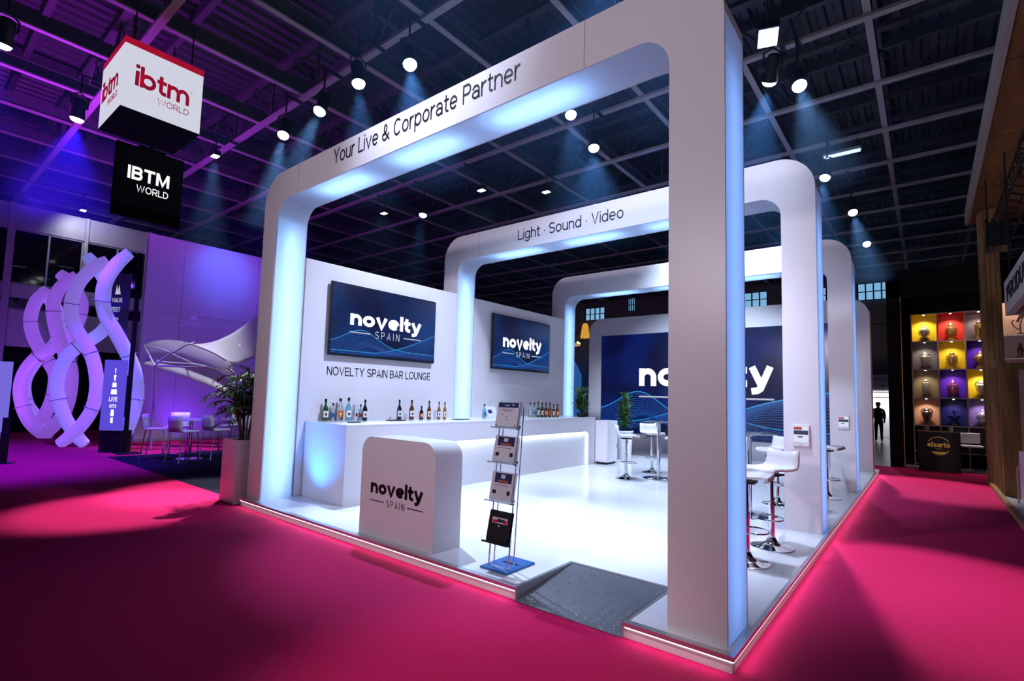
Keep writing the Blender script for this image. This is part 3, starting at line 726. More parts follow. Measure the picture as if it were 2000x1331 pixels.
bottle(-5.517, 2.900, .300, .030, 'amber', 'cream', 'pale amber bottle with cream label, last of the middle bottles', G2)
def glassware(name, label, x, y, h, r):
    t = thing(name, label, 'glass', (x, y, hc))
    MB().lathe([(r*.8, 0), (r, h), (r*.93, h), (r*.72, .006)], (x, y, hc), 16).build('bowl', M['glass'], t)
    return t
glassware('tumbler', 'clear tumbler beside the first middle bottle on the bar', -5.765, 2.25, .09, .032)
glassware('highball_glass', 'tall clear glass between the amber and brown bottles', -5.56, 2.715, .16, .024)
cols = [('clear', 'white', 'clear bottle, first of the row at the far end of the bar'), ('clear', 'blue', 'clear bottle with blue label, second of the far row'), ('green', 'white', 'green glass bottle with white label, third of the far row'),
        ('dark', 'cream', 'dark bottle with cream label, fourth of the far row'), ('dark', 'orange', 'dark bottle with orange label, fifth of the far row'), ('brown', 'red', 'bottle with large red label, sixth of the far row'),
        ('dark', 'white', 'slim dark bottle, seventh of the far row'), ('brown', 'orange', 'brown bottle with orange label, last of the far row')]
for k, (g_, l_, s_) in enumerate(cols):
    bottle(-5.514+.0325*k, 5.345+.0955*k, [.31, .30, .33, .31, .315, .31, .285, .29][k], .038 if k != 6 else .03, g_, l_, s_, G3)
bottle(-5.52, 3.92, .27, .036, 'blue', 'blue', 'blue bottle beside the white card behind the brochure rack', G3)
t = thing('menu_card', 'white menu card with a sketch leaning on the bar behind the brochure rack', 'card', (-5.55, 4.15, hc))
MB().obox((-5.56, 4.17, hc+.115), (.045, 0, -.105), (0, .14, 0), (.004, 0, .002)).build('card', M['paper'], t, smooth=False)
MB().obox((-5.553, 4.12, hc+.13), (.012, 0, -.03), (0, .05, 0), (.001, 0, .0005)).build('print', M['blueprint'], t, smooth=False)
for (x0, y0, x1, y1, lab) in ((-5.42, .93, -5.34, 1.10, 'thin dark tray at the near front edge of the bar'), (-5.66, 1.78, -5.50, 2.05, 'dark bar mat between the near and middle bottles'), (-5.45, 3.0, -5.30, 3.30, 'dark blue bar mat right of the middle bottles')):
    t = tag(MB().box(x0, x1, y0, y1, hc, hc+.012).build('bar_mat', M['black'], bevel=.003), lab, 'mat', 'mats on the bar')

# ------------------------------------------------------------------ plants
def leaf(mb, base, az, el, L, wd, droop, seg=6):
    d = Vector((math.cos(az), math.sin(az), 0)); p = Vector(base); side = Vector((-math.sin(az), math.cos(az), 0)); a = el; rows = []
    for i in range(seg+1):
        s = i/seg; ww = wd*(math.sin(PI*min(1, .12+s*.88))**.8)
        rows.append((p-side*ww, p+Vector((0, 0, -ww*.25)), p+side*ww))
        p = p+(d*math.cos(a)+Vector((0, 0, math.sin(a))))*L/seg; a -= droop/seg
    b = [v for r in rows for v in r]
    mb.add(b, [f for i in range(seg) for f in ((i*3, i*3+1, i*3+4, i*3+3), (i*3+1, i*3+2, i*3+5, i*3+4))])
def palm(name, label, cat, c, stems, zb, zt, spread, nl, seed, m, wd=.012, frond=.38):
    rnd = random.Random(seed); t = thing(name, label, cat, c)
    fo = MB(); st = MB()
    for k in range(stems):
        a = 2*PI*k/stems+rnd.random(); r0 = .05*rnd.random()+.02; top = zb+(zt-zb)*(.5+.45*rnd.random())*.9
        x0, y0 = c[0]+r0*math.cos(a), c[1]+r0*math.sin(a); x1, y1 = x0+spread*.35*math.cos(a), y0+spread*.35*math.sin(a)
        st.tube([(x0, y0, zb), ((x0+x1)/2, (y0+y1)/2, (zb+top)/2), (x1, y1, top)], .010, 6)
        for j in range(nl):
            s = .35+.65*j/nl; bx_, by_, bz_ = x0+(x1-x0)*s, y0+(y1-y0)*s, zb+(top-zb)*s
            az = a+(j*2.4)+rnd.random()*.5; el = .75+.65*rnd.random()
            L = frond*(.7+.5*rnd.random())
            # a frond: short rachis with pairs of narrow leaflets
            d = Vector((math.cos(az), math.sin(az), 0)); p = Vector((bx_, by_, bz_)); e = el
            for q in range(7):
                p = p+(d*math.cos(e)+Vector((0, 0, math.sin(e))))*L/7; e -= .22
                if q > 0:
                    for sg in (-1, 1): leaf(fo, p, az+sg*(.55+.25*rnd.random()), e+.15, L*.5*(1-q*.06), wd, .9, 4)
            leaf(fo, p, az, e, L*.4, wd, .6, 4)
    # keep clear of whatever stands behind
    return t, fo, st
t, fo, st = palm('potted_palm', 'dark leafy palm in a tall white planter left of the front arch', 'plant', (-6.80, .16, 0), 9, .80, 2.12, .40, 11, 3, M['leaf'], .013, .40)
fo.v = [(min(x, -6.49), y, z) for x, y, z in fo.v]
fo.build('foliage', M['leaf'], t); st.build('stems', M['stem'], t)
pl = MB(); X0, X1_, Y0, Y1_ = -7.03, -6.56, -.04, .36
pl.box(X0, X1_, Y0, Y1_, .0, .84)
pl.box(X0, X1_, Y0, Y0+.025, .84, .876).box(X0, X1_, Y1_-.025, Y1_, .84, .876).box(X0, X0+.025, Y0+.025, Y1_-.025, .84, .876).box(X1_-.025, X1_, Y0+.025, Y1_-.025, .84, .876)
pl.build('planter_box', M['white'], t, smooth=False)
MB().box(X0+.025, X1_-.025, Y0+.025, Y1_-.025, .838, .855).build('soil', M['soil'], t, smooth=False)
def shrub(label, c, zb, zt, rad, seed, pot):
    rnd = random.Random(seed); t = thing('potted_shrub', label, 'plant', c); fo = MB(); st = MB()
    H_ = zt-zb
    for k in range(13):
        a = 2*PI*k/13+rnd.random()*.4; top = zb+H_*(.35+.55*rnd.random()) if k else zt-.12; rr = rad*.62*rnd.random() if k else 0
        x1, y1 = c[0]+rr*math.cos(a), c[1]+rr*math.sin(a)
        st.tube([(c[0], c[1], zb), (x1, y1, top)], .007, 5)
        for j in range(13):
            s = .10+.90*j/12
            leaf(fo, (c[0]+(x1-c[0])*s, c[1]+(y1-c[1])*s, zb+(top-zb)*s), j*2.4+k, .25+.8*rnd.random(), rad*(1.15-.55*s)*(.7+.4*rnd.random()), .026, 1.0, 5)
        for j in range(5): leaf(fo, (x1, y1, top), j*1.26+k, .9+.4*rnd.random(), rad*.65, .020, .9, 5)
    fo.build('foliage', M['leaf2'], t); st.build('stems', M['stem'], t)
    pot(t)
    return t
def pot1(t): MB().lathe([(.075, 0), (.10, .02), (.105, .10), (.10, .10)], (-5.155, 6.79, hc), 18).build('pot', M['black'], t)
shrub('bushy green plant in a dark bowl on the far end of the bar', (-5.155, 6.79, hc), hc+.08, 1.80, .26, 5, pot1)
def pot2(t):
    MB().lathe([(.17, 0), (.18, .02), (.215, .66), (.235, .67), (.235, .70), (.20, .70)], (-4.98, 8.55, HB), 28).build('planter_pot', M['white'], t)
    MB().cyl((-4.98, 8.55, HB+.69), (-4.98, 8.55, HB+.705), .20, 20).build('soil', M['soil'], t)
shrub('bushy green plant in a round white planter before the video wall', (-4.98, 8.55, HB), HB+.70, 1.76, .33, 9, pot2)

# white service cabinet at the end of the bar
t = thing('service_cabinet', 'tall white cabinet with dark plinth at the far end of the bar', 'cabinet', (-4.86, 7.42, HB))
MB().box(-5.02, -4.70, 7.18, 7.66, HB+.05, 1.085).build('cabinet_body', M['white'], t, bevel=.006)
MB().box(-4.99, -4.73, 7.21, 7.63, HB, HB+.05).build('plinth', M['black'], t, smooth=False)
MB().box(-5.00, -4.72, 7.172, 7.18, HB+.07, 1.07).build('door', M['white'], t, bevel=.003)
MB().cyl((-4.70, 7.45, .98), (-4.692, 7.45, .98), .012, 10).build('lock', M['black'], t)
for z in (.48, .53): MB().cyl((-4.70, 7.62, z), (-4.685, 7.62, z), .010, 8).build('knob', M['black'], t)

# ------------------------------------------------------------------ bar stools and tables on the stand
def make_stool(label, loc, rz, group):
    t = thing('bar_stool', label, 'stool', loc, rz, group)
    B = lambda mb, n, m, **k: mb.build(n, m, t, world=False, **k)
    B(MB().lathe([(.205, 0), (.205, .008), (.19, .014), (.12, .024), (.06, .055), (.036, .10)], n=32), 'base', M['chrome'])
    B(MB().lathe([(.030, .08), (.030, .46), (.022, .47), (.022, .74)], n=16), 'column', M['chrome'])
    fr = MB().ring((0, .05, .30), .145, .009, 28, 8); fr.bar((0, 0, .30), (0, .05-.14, .30), .02, .012); B(fr, 'footrest', M['chrome'])
    B(MB().tube([(.03, 0, .73), (.13, 0, .71), (.19, 0, .68)], .006, 6), 'lever', M['black'])
    # L-shaped shell: seat curving up into a low back (back at -y)
    prof = [(.20, .765), (.19, .788), (.10, .790), (0, .782), (-.10, .786), (-.155, .80), (-.185, .84), (-.20, .92), (-.21, .985)]
    rows = []
    for i, (yy, zz) in enumerate(prof):
        hw = .195 if i < 6 else .195-.006*(i-5)
        rows.append([(-hw, yy, zz+.012), (-hw*.6, yy, zz), (0, yy, zz-.004), (hw*.6, yy, zz), (hw, yy, zz+.012)])
    sh = MB().grid(rows); o = B(sh, 'seat', M['white_chair'], angle=60)
    so = o.modifiers.new('thick', 'SOLIDIFY'); so.thickness = .026; so.offset = -1
    B(MB().box(-.09, .09, -.09, .09, .735, .755), 'seat_plate', M['black'], smooth=False)
    return t
GS = 'white bar stools on the stand'
st0 = make_stool('white bar stool nearest the front right pillar, cut by it', (-.42, 1.95, HB), -1.5, GS)
again(st0, (-.36, 2.68, HB), 2.7, 'white bar stool standing before the pillar with the larger tablet', GS)
again(st0, (-.36, 6.42, HB), PI+1.4, 'white bar stool between the second and third right pillars', GS)
again(st0, (-.83, 5.2, HB), PI-.4, 'white bar stool behind the glass table, half hidden by the second pillar', GS)
again(st0, (-1.15, 3.45, HB), 1.0, 'white bar stool at the glass table, mostly hidden by the front right pillar', GS)
again(st0, (-3.52, 5.72, HB), -.9, 'white bar stool left of the table pole in front of the planter', GS)
again(st0, (-2.52, 5.85, HB), .95, 'white bar stool right of the table pole, cut by the front right pillar', GS)
again(st0, (-3.50, 6.85, HB), -2.3, 'white bar stool behind the table in front of the planter', GS)
again(st0, (-2.62, 6.85, HB), 2.5, 'white bar stool with its back seen behind the table, next to the front pillar edge', GS)
def bar_table(label, x, y):
    t = thing('bar_table', label, 'table', (x, y, HB), 0, 'bar tables on the stand')
    MB().lathe([(.30, 0), (.30, .008), (.27, .014), (.08, .022), (.04, .04)], (x, y, HB), 36).build('base', M['chrome'], t)
    MB().cyl((x, y, HB+.02), (x, y, HB+1.06), .035, 20).build('column', M['chrome'], t)
    MB().lathe([(.08, 1.04), (.08, 1.066)], (x, y, HB), 20).build('top_plate', M['chrome'], t)
    MB().lathe([(.34, 1.067), (.35, 1.073), (.34, 1.079)], (x, y, HB), 40).build('glass_top', M['glass'], t)
    return t
bar_table('chrome bar table with clear glass top before the video wall', -3.08, 6.20)
bar_table('chrome bar table with glass top behind the front right pillar', -.95, 4.15)

def tablet(label, x0, x1, z0, z1, y):
    t = thing('wall_tablet', label, 'tablet', ((x0+x1)/2, y, z0))
    MB().box(x0, x1, y-.030, y-.002, z0, z1).build('case', M['white'], t, bevel=.006)
    MB().box(x0+.014, x1-.014, y-.0315, y-.029, z0+.05, z1-.016).build('display', glow('tablet_display', (.75, .80, .95), .9), t, smooth=False)
    g = MB(); w = x1-x0; h = z1-z0
    g.mi(0).box(x0+.014, x1-.014, y-.0325, y-.031, z0+h*.55, z0+h*.74); g.mi(1).box(x0+.014, x0+w*.55, y-.0325, y-.031, z0+h*.77, z0+h*.90)
    g.mi(0).box(x0+w*.3, x0+w*.6, y-.0325, y-.031, z0+h*.42, z0+h*.48)
    g.build('screen_graphic', [glow('tablet_navy', (.01, .02, .10), .6), glow('tablet_red', (.6, .05, .05), .6)], t, smooth=False)
    MB().cyl(((x0+x1)/2, y-.033, z0+.024), ((x0+x1)/2, y-.029, z0+.024), .007, 12).build('home_button', M['grey'], t)
tablet('larger white tablet holder on the second right pillar', -.322, -.146, 1.09, 1.345, 3.641)
tablet('smaller white tablet holder on the third right pillar', -.30, -.13, 1.16, 1.40, 7.408)

# ------------------------------------------------------------------ hanging sign cube and black screen
cx0, cx1, cy0, cy1, cz0, cz1 = -10.11, -8.856, -1.17, -.03, 6.0, 7.17
t = thing('hanging_sign_cube', 'white glowing hanging cube with a red band and red lettering', 'sign', ((cx0+cx1)/2, (cy0+cy1)/2, cz0))
MB().box(cx0, cx1, cy0, cy1, cz0, cz0+.012).build('underside', M['blackmatte'], t, smooth=False)
MB().box(cx0, cx1, cy0, cy1, cz0+.012, cz1-.11).build('light_box', glow('sign_face', (.80, .82, .98), .78), t, smooth=False)
MB().box(cx0-.003, cx1+.003, cy0-.003, cy1+.003, cz1-.11, cz1).build('red_band', mat('red_sign_band', (.55, .01, .05), .4, emis=(.5, .004, .03), es=.6, noise=.02), t, smooth=False)
M['redink'] = mat('red_vinyl', (.60, .005, .05), .4, emis=(.45, .003, .04), es=.45, noise=.02)
g = MB(); o1 = (cx1, 0, 0); g.text('ibtm', (-1.005, -.225, 6.425, 6.78), o1, YY, ZZ, .004, .135, .03); g.text('WORLD', (-.68, -.22, 6.25, 6.36), o1, YY, ZZ, .004, .075)
g.text('R', (-.205, -.185, 6.665, 6.69), o1, YY, ZZ, .004, .1)
o2 = (0, cy0, 0); g.text('ibtm', (-10.02, -9.10, 6.425, 6.78), o2, X1, ZZ, .004, .135, .03); g.text('WORLD', (-9.62, -9.09, 6.25, 6.36), o2, X1, ZZ, .004, .075)
g.build('lettering', M['redink'], t, smooth=False)
for x, y in ((cx0+.15, cy0+.15), (cx1-.15, cy0+.15), (cx0+.15, cy1-.15), (cx1-.15, cy1-.15)):
    MB().cyl((x, y, cz1), (x, y, 8.0), .012, 6).build('hanging_rod', M['black'], t)
t = thing('hanging_screen', 'black hanging screen with white lettering under the glowing cube', 'screen', (-9.45, -.55, 4.42))
MB().box(-9.48, -9.40, -1.05, -.055, 4.42, 5.66).build('housing', M['blackmatte'], t, bevel=.008)
MB().box(-9.401, -9.398, -1.03, -.075, 4.62, 5.63).build('display', M['black'], t, smooth=False)
g = MB(); o1 = (-9.398, 0, 0); g.text('IBTM', (-.872, -.262, 5.06, 5.305), o1, YY, ZZ, .002, .15, .07); g.text('WORLD', (-.735, -.265, 4.875, 5.005), o1, YY, ZZ, .002, .10)
g.build('screen_lettering', M['txtwhite'], t, smooth=False)
MB().cyl((-9.44, -.55, 5.66), (-9.44, -.55, 6.0), .03, 10).build('drop_pole', M['black'], t)
MB().box(-9.50, -9.38, -.75, -.35, 5.66, 5.69).build('bracket', M['black'], t, smooth=False)

# ------------------------------------------------------------------ ceiling lamps
def head(label, loc, aim, power, col=(.58, .75, 1), lens='lens', r=.112, ang=34, blend=.6, top=7.90, cat='spotlight', name='stage_spotlight'):
    loc = Vector(loc); d = (Vector(aim)-loc).normalized()
    t = thing(name, label, cat, loc)
    q = d.to_track_quat('Z', 'Y').to_matrix().to_4x4(); T = Matrix.Translation(loc) @ q
    def put(mb, n, m):
        mb.v = [T @ Vector(v) for v in mb.v]; return mb.build(n, m, t)
    put(MB().lathe([(.06, -.42), (.10, -.40), (.12, -.26), (.10, -.20), (.125, -.03), (.125, .0), (r+.002, .0), (r+.002, -.02)], n=18), 'housing', M['black'])
    put(MB().lathe([(r, -.015), (r, .01), (r*.85, .045), (r*.5, .068), (.004, .075)], n=20), 'lens', M[lens])
    c = loc-d*.25; side = d.cross(Vector((0, 0, 1)))
    side = side.normalized() if side.length > .05 else Vector((1, 0, 0))
    up = Vector((0, 0, 1))
    y = MB(); y.tube([c-side*.14, c-side*.15+up*.2, c+up*.3, c+side*.15+up*.2, c+side*.14], .015, 6); y.build('yoke', M['black'], t)
    y = MB(); y.cyl(c+up*.3, (c.x, c.y, top), .018, 6); y.build('drop_pole', M['black'], t)
    yn = min(by, key=lambda v: abs(v-c.y))
    MB().box(c.x-.035, c.x+.035, min(c.y-.04, yn-.05), max(c.y+.04, yn+.05), top, 7.93).build('clamp_arm', M['black'], t, smooth=False)
    lamp('SPOT', 'beam', loc+d*.085, aim, power, col, t, spot_size=math.radians(ang), spot_blend=blend, shadow_soft_size=.08)
    return t
# front row, seen over the front arch, left to right
head('stage spotlight above the arch, leftmost of the front row over Your Live', (-9.59, 1.80, 7), (-7.9, .1, 0), 5200, (1, .9, .95), ang=22)
head('second stage spotlight from the left in the row above the front arch', (-8.09, 1.75, 7), (-7.3, -.9, 0), 5200, (1, .9, .95), ang=22)
head('third stage spotlight from the left in the row above the front arch', (-6.70, 1.67, 7), (-5.4, 1.6, 0), 1500, ang=36)
head('largest stage spotlight above the front arch, rightmost of its row', (-5.56, 1.87, 7), (-3.2, 1.0, 0), 2800, ang=38)
head('stage spotlight seen through the front arch over the Light Sound Video beam', (-4.55, 6.13, 7), (-3.4, 4.6, 0), 1400, ang=60)
head('dim small stage spotlight high behind the front arch soffit', (-4.53, 5.164, 7.3), (-2.6, 3.6, 0), 1300, ang=42)
head('small stage spotlight far behind, between front arch corner and bar wall', (-10.85, 6.82, 7), (-10.6, 5.6, 0), 500, ang=30)
head('larger of the two stage spotlights right of the front arch', (-.995, 5.82, 7), (-3.6, 10.0, 1.4), 3600, ang=54)
head('stage spotlight right of its twin beside the front arch', (-.62, 6.24, 7), (1.0, 2.6, 0), 3200, (1, .9, .95), ang=26)
head('stage spotlight above the top of the second arch\u2019s right pillar', (-.83, 10.63, 7), (-2.0, 8.2, 0), 1400, ang=60)
head('stage spotlight up right of the third arch', (-.56, 13.67, 7), (.9, 10.0, 0), 3800, (1, .9, .95), ang=26)
head('farthest and smallest stage spotlight right of the third arch', (-.515, 17.35, 7), (.6, 12.6, 0), 900, ang=26)
head('magenta spotlight left of the hanging cube', (-12.43, -1.07, 7), (-13.8, -1.4, 0), 7000, (.12, .015, 1), 'lenspink', .115, 70)
head('blue spotlight at the far left edge below the roof', (-10.46, -2.387, 7), (-12.6, -2.8, 0), 1500, (.2, .04, 1), 'lensblue', .115, 46)
t = thing('square_moving_head', 'square blue white light panel in the roof right of the front arch top', 'spotlight', (-.764, 4.67, 7))
q = look((.15, -.45, -1)).to_matrix().to_4x4(); T = Matrix.Translation((-.764, 4.67, 7)) @ q
def put(mb, n, m): mb.v = [T @ Vector(v) for v in mb.v]; return mb.build(n, m, t, smooth=False)
put(MB().box(-.15, .15, -.15, .15, .02, .22), 'housing', M['black'])
b = MB()
for i in range(3):
    for j in range(3): b.box(-.13+.09*i, -.13+.09*i+.08, -.13+.09*j, -.13+.09*j+.08, 0, .02)
put(b, 'led_grid', glow('led_grid', (.45, .6, 1), 8))
MB().tube([(-.764, 4.75, 7.2), (-.764, 4.40, 7.93)], .018, 6).build('drop_pole', M['black'], t)
for k, (lab, x, y, aim) in enumerate((('small white flood lamp in front of the window facade top', -20.9, .72, (-22, 1.3, 6.6)), ('small white flood lamp right of the hanging screen under the roof', -12.83, 1.69, (-14.0, 1.9, 2.4)), ('small white flood lamp above the middle of the bar wall', -12.67, 6.74, (-12, 6, 0)), ('tiny white flood lamp deep in the roof over the second beam', -8.79, 7.17, (-8, 7, 0)), ('tiny white flood lamp in the roof left of the lowest arch beam', -7.35, 8.32, (-7.3, 8, 0)))):
    t = thing('flood_lamp', lab, 'lamp', (x, y, 7.4), 0, 'small flood lamps under the roof')
    MB().box(x-.12, x+.12, y-.08, y+.08, 7.40, 7.52).build('housing', M['black'], t, smooth=False)
    MB().box(x-.10, x+.10, y-.07, y+.07, 7.385, 7.40).build('diffuser', glow('flood_glow', (.9, .95, 1), 6), t, smooth=False)
    MB().cyl((x, y, 7.52), (x, y, 7.9), .015, 6).build('drop_pole', M['black'], t)
    yn = min(by, key=lambda v: abs(v-y)); MB().box(x-.03, x+.03, min(y-.04, yn-.05), max(y+.04, yn+.05), 7.9, 7.93).build('clamp_arm', M['black'], t, smooth=False)
    lamp('SPOT', 'flood', (x, y, 7.37), aim, (110, 2600, 80, 60, 60)[k], (.85, .88, 1), t, spot_size=(2.2, .62, 2, 2, 2)[k], spot_blend=.8, shadow_soft_size=.1)
# strip light to the right of the second arch
t = thing('batten_light', 'pale strip light in the roof above the second arch\u2019s right corner', 'light', (-.5, 10.95, 7.6))
MB().box(-.88, -.14, 10.90, 11.0, 7.6, 7.64).build('diffuser', glow('batten_glow', (.55, .75, 1), 1.5), t, smooth=False)
MB().box(-.9, -.12, 10.88, 11.02, 7.64, 7.70).build('housing', M['grey'], t, smooth=False)
for x in (-.8, -.2): MB().cyl((x, 10.95, 7.7), (x, 10.95, 8.0), .01, 6).build('drop_pole', M['black'], t)

# ------------------------------------------------------------------ glowing ribbon sculptures
HEL = {
 'S1': [(-13.5, 0.26, 4.69), (-13.74, 0.09, 4.41), (-13.93, -0.03, 4.05), (-14.13, -0.03, 3.67), (-14.29, 0.09, 3.26), (-14.3, 0.31, 2.88), (-14.31, 0.48, 2.57), (-14.34, 0.69, 2.17), (-14.41, 0.83, 1.8), (-14.59, 0.93, 1.38), (-14.75, 0.92, 0.86), (-14.89, 0.84, 0.43), (-14.99, 0.78, 0.06)],
 'S2': [(-15.22, .22, 4.74), (-15.46, .05, 4.59), (-15.74, -.14, 4.25), (-15.9, -.24, 3.86), (-15.96, -.25, 3.48), (-15.9, -.16, 3.09), (-15.74, 0, 2.71), (-15.6, .15, 2.38), (-15.52, .26, 1.95), (-15.51, .31, 1.48), (-15.61, .28, 1.0), (-15.8, .16, .61), (-16.05, -.01, .3), (-16.29, -.18, .06)],
 'S2b': [(-16.06, -.02, 4.95), (-15.91, .12, 4.73), (-15.77, .26, 4.47), (-15.6, .43, 4.08), (-15.53, .53, 3.69), (-15.61, .5, 3.33), (-15.81, .38, 2.98), (-15.95, .14, 2.70), (-16.10, -.16, 2.39), (-16.27, -.28, 2.03), (-16.36, -.32, 1.58), (-16.32, -.24, 1.1), (-16.19, -.10, .67), (-15.99, .1, .28), (-15.82, .25, .06)],
 'S3': [(-18.27, .21, 4.74), (-18.5, .04, 4.55), (-18.72, -.1, 4.23), (-18.82, -.14, 3.78), (-18.79, -.07, 3.34), (-18.7, .05, 2.86), (-18.58, .18, 2.47), (-18.46, .33, 1.98), (-18.49, .36, 1.39), (-18.6, .32, .9), (-18.81, .2, .5), (-19.04, .03, .2), (-19.26, -.12, .05)],
 'S3b': [(-19.11, -.03, 4.87), (-18.92, .15, 4.68), (-18.73, .33, 4.36), (-18.62, .46, 3.96), (-18.69, .44, 3.5), (-18.94, .29, 2.97), (-19.0, -.02, 2.68), (-19.3, -.30, 2.37), (-19.58, -.49, 1.96), (-19.71, -.55, 1.45), (-19.67, -.46, .9), (-19.51, -.29, .45), (-19.25, -.05, .15), (-19.05, .12, .05)],
 'S4': [(-20.9, .04, 4.54), (-21.16, -.14, 4.31), (-21.32, -.23, 3.93), (-21.37, -.24, 3.55), (-21.32, -.15, 3.12), (-21.14, .03, 2.64), (-20.94, .23, 2.27), (-20.8, .38, 1.9), (-20.84, .4, 1.41), (-20.93, .36, .98), (-21.11, .26, .54), (-21.35, .08, .05)],
 'S4b': [(-21.2, -.1, 4.6), (-20.95, .1, 4.3), (-20.85, .3, 3.9), (-20.85, .38, 3.5), (-20.95, .38, 3.0), (-21.2, .2, 2.6), (-21.5, -.05, 2.2), (-21.68, -.2, 1.6), (-21.55, -.1, .9), (-21.25, .2, .4), (-21.0, .4, .05)]}
def ribbon(mb, pts, wd, dp):
    P = catmull(pts, 5); n = len(P); Nn = Vector((.79, -.62, 0)).normalized(); vs = []; K = 10
    for i, p in enumerate(P):
        T_ = (P[min(i+1, n-1)]-P[max(i-1, 0)]).normalized(); S_ = T_.cross(Nn).normalized(); D_ = S_.cross(T_)
        s = i/(n-1); ww = wd*min(1, .82+2.2*min(s, 1-s))
        for k in range(K):
            a = 2*PI*k/K; vs.append(p+S_*math.cos(a)*ww+D_*math.copysign(abs(math.sin(a))**1.3, math.sin(a))*dp*(.6+.4*ww/wd))
    fs = [(i*K+k, i*K+(k+1) % K, (i+1)*K+(k+1) % K, (i+1)*K+k) for i in range(n-1) for k in range(K)]
    fs += [tuple(range(K-1, -1, -1)), tuple((n-1)*K+k for k in range(K))]
    mb.add(vs, fs); return P
M['joint'] = mat('joint_band', (.30, .2, .4), .5, noise=.05)
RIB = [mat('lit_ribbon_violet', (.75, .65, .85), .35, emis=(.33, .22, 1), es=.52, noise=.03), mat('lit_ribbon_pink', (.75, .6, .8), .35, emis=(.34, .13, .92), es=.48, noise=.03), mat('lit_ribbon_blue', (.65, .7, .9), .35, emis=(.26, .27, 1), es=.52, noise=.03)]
def sculpture(label, names, cols, loc, wd):
    t = thing('ribbon_sculpture', label, 'sculpture', loc, 0, 'glowing ribbon sculptures')
    for nm, c in zip(names, cols):
        pts = HEL[nm]; mb = MB(); P = ribbon(mb, pts, wd, .075); o = mb.build('ribbon', RIB[c], t)
        for fr in (.28, .55, .78):
            i = int(fr*(len(P)-1)); T_ = (P[i+1]-P[i-1]).normalized(); S_ = T_.cross(Vector((.79, -.62, 0))).normalized()
            MB().obox(P[i], S_*(wd+.004), T_*.008, S_.cross(T_)*.079).build('joint_band', M['joint'], o, smooth=False)
    return t
sculpture('nearest tall glowing ribbon sculpture behind the black banner pole', ['S1'], [2], (-15.7, .8, 0), .165)
sculpture('twisted pair of glowing ribbons left of the dark banner, blue foot in front', ['S2', 'S2b'], [0, 2], (-15.9, .1, 0), .165)
sculpture('second twisted pair of glowing violet ribbons from the left', ['S3', 'S3b'], [1, 1], (-19.0, .1, 0), .185)
sculpture('leftmost and farthest glowing ribbon sculpture before the window facade', ['S4', 'S4b'], [1, 0], (-21.1, .1, 0), .20)

# ------------------------------------------------------------------ banner, lit sign, pole, left edge things
t = thing('banner_pole', 'tall black pole in front of the glowing ribbons', 'pole', (-13.85, .57, 0))
MB().box(-13.89, -13.81, .53, .61, .02, 4.80).build('post', M['blackmatte'], t, smooth=False)
MB().box(-13.99, -13.55, .38, .84, 0, .02).build('base', M['blackmatte'], t, smooth=False)
def vsheet(a, b, z0, z1, off=0, th=.02):      # upright sheet from plan point a to b
    a, b = Vector((*a, 0)), Vector((*b, 0)); d = b-a; nn = Vector((d.y, -d.x, 0)).normalized()
    c = (a+b)/2+nn*off+Vector((0, 0, (z0+z1)/2)); return c, d/2, nn, (z1-z0)/2
def sheet(mb, a, b, z0, z1, off=0, th=.01):
    c, h, nn, hz = vsheet(a, b, z0, z1, off); return mb.obox(c, h, nn*th, (0, 0, hz))
def sheet_axes(a, b, off):
    a, b = Vector((*a, 0)), Vector((*b, 0)); d = (b-a); L = d.length; nn = Vector((d.y, -d.x, 0)).normalized(); return a+nn*off, d.normalized(), L
t = thing('dark_banner', 'dark purple banner with white lettering high beside the black pole', 'banner', (-14.1, .33, 2.8))
A_, B_ = (-14.66, 0.26), (-14.3, 0.54)
sheet(MB(), A_, B_, 2.83, 4.35).build('cloth', mat('dark_banner_cloth', (.02, .012, .06), .5, emis=(.01, .004, .05), es=.5, noise=.1), t, smooth=False)
o_, d_, L_ = sheet_axes(A_, B_, .011); g = MB()
g.text('HAUS', (.08*L_, .62*L_, 3.63, 3.75), o_, d_, ZZ, .002, .12); g.text('FEST', (.08*L_, .55*L_, 3.40, 3.51), o_, d_, ZZ, .002, .12); g.text('ARTES', (.08*L_, .5*L_, 3.19, 3.26), o_, d_, ZZ, .002, .12)
g.prism([(.2, 3.83), (.27, 4.07), (.33, 3.91), (.40, 4.07), (.5, 3.83)], lambda a, b, tt: o_+d_*(a*L_)+Vector((0, 0, b))+d_.cross(Vector((0, 0, 1)))*tt, 0, .002)
g.build('lettering', M['txtgrey'], t, smooth=False)
MB().bar((-14.66, 0.26, 4.37), (-14.30, 0.54, 4.37), .03, .03).build('top_rail', M['blackmatte'], t, smooth=False)
MB().bar((-14.30, 0.54, 4.37), (-13.88, .615, 4.37), .03, .03).build('arm', M['blackmatte'], t, smooth=False)
t = thing('lit_totem', 'glowing blue sign with a white tower emblem on a black box', 'sign', (-14.2, .4, 0))
A_, B_ = (-14.42, .20), (-14.00, .53)
c, h, nn, hz = vsheet(A_, B_, 0, .52, -.16); MB().obox(c, h, nn*.16, (0, 0, hz)).build('base_box', M['black'], t, smooth=False)
sheet(MB(), A_, B_, .52, 2.20, 0, .02).build('light_panel', glow('totem_face', (.13, .09, .85), .75), t, smooth=False)
o_, d_, L_ = sheet_axes(A_, B_, .021); g = MB(); nz = d_.cross(Vector((0, 0, 1)))
fn = lambda a, b, tt: o_+d_*(a*L_)+Vector((0, 0, b))+nz*tt
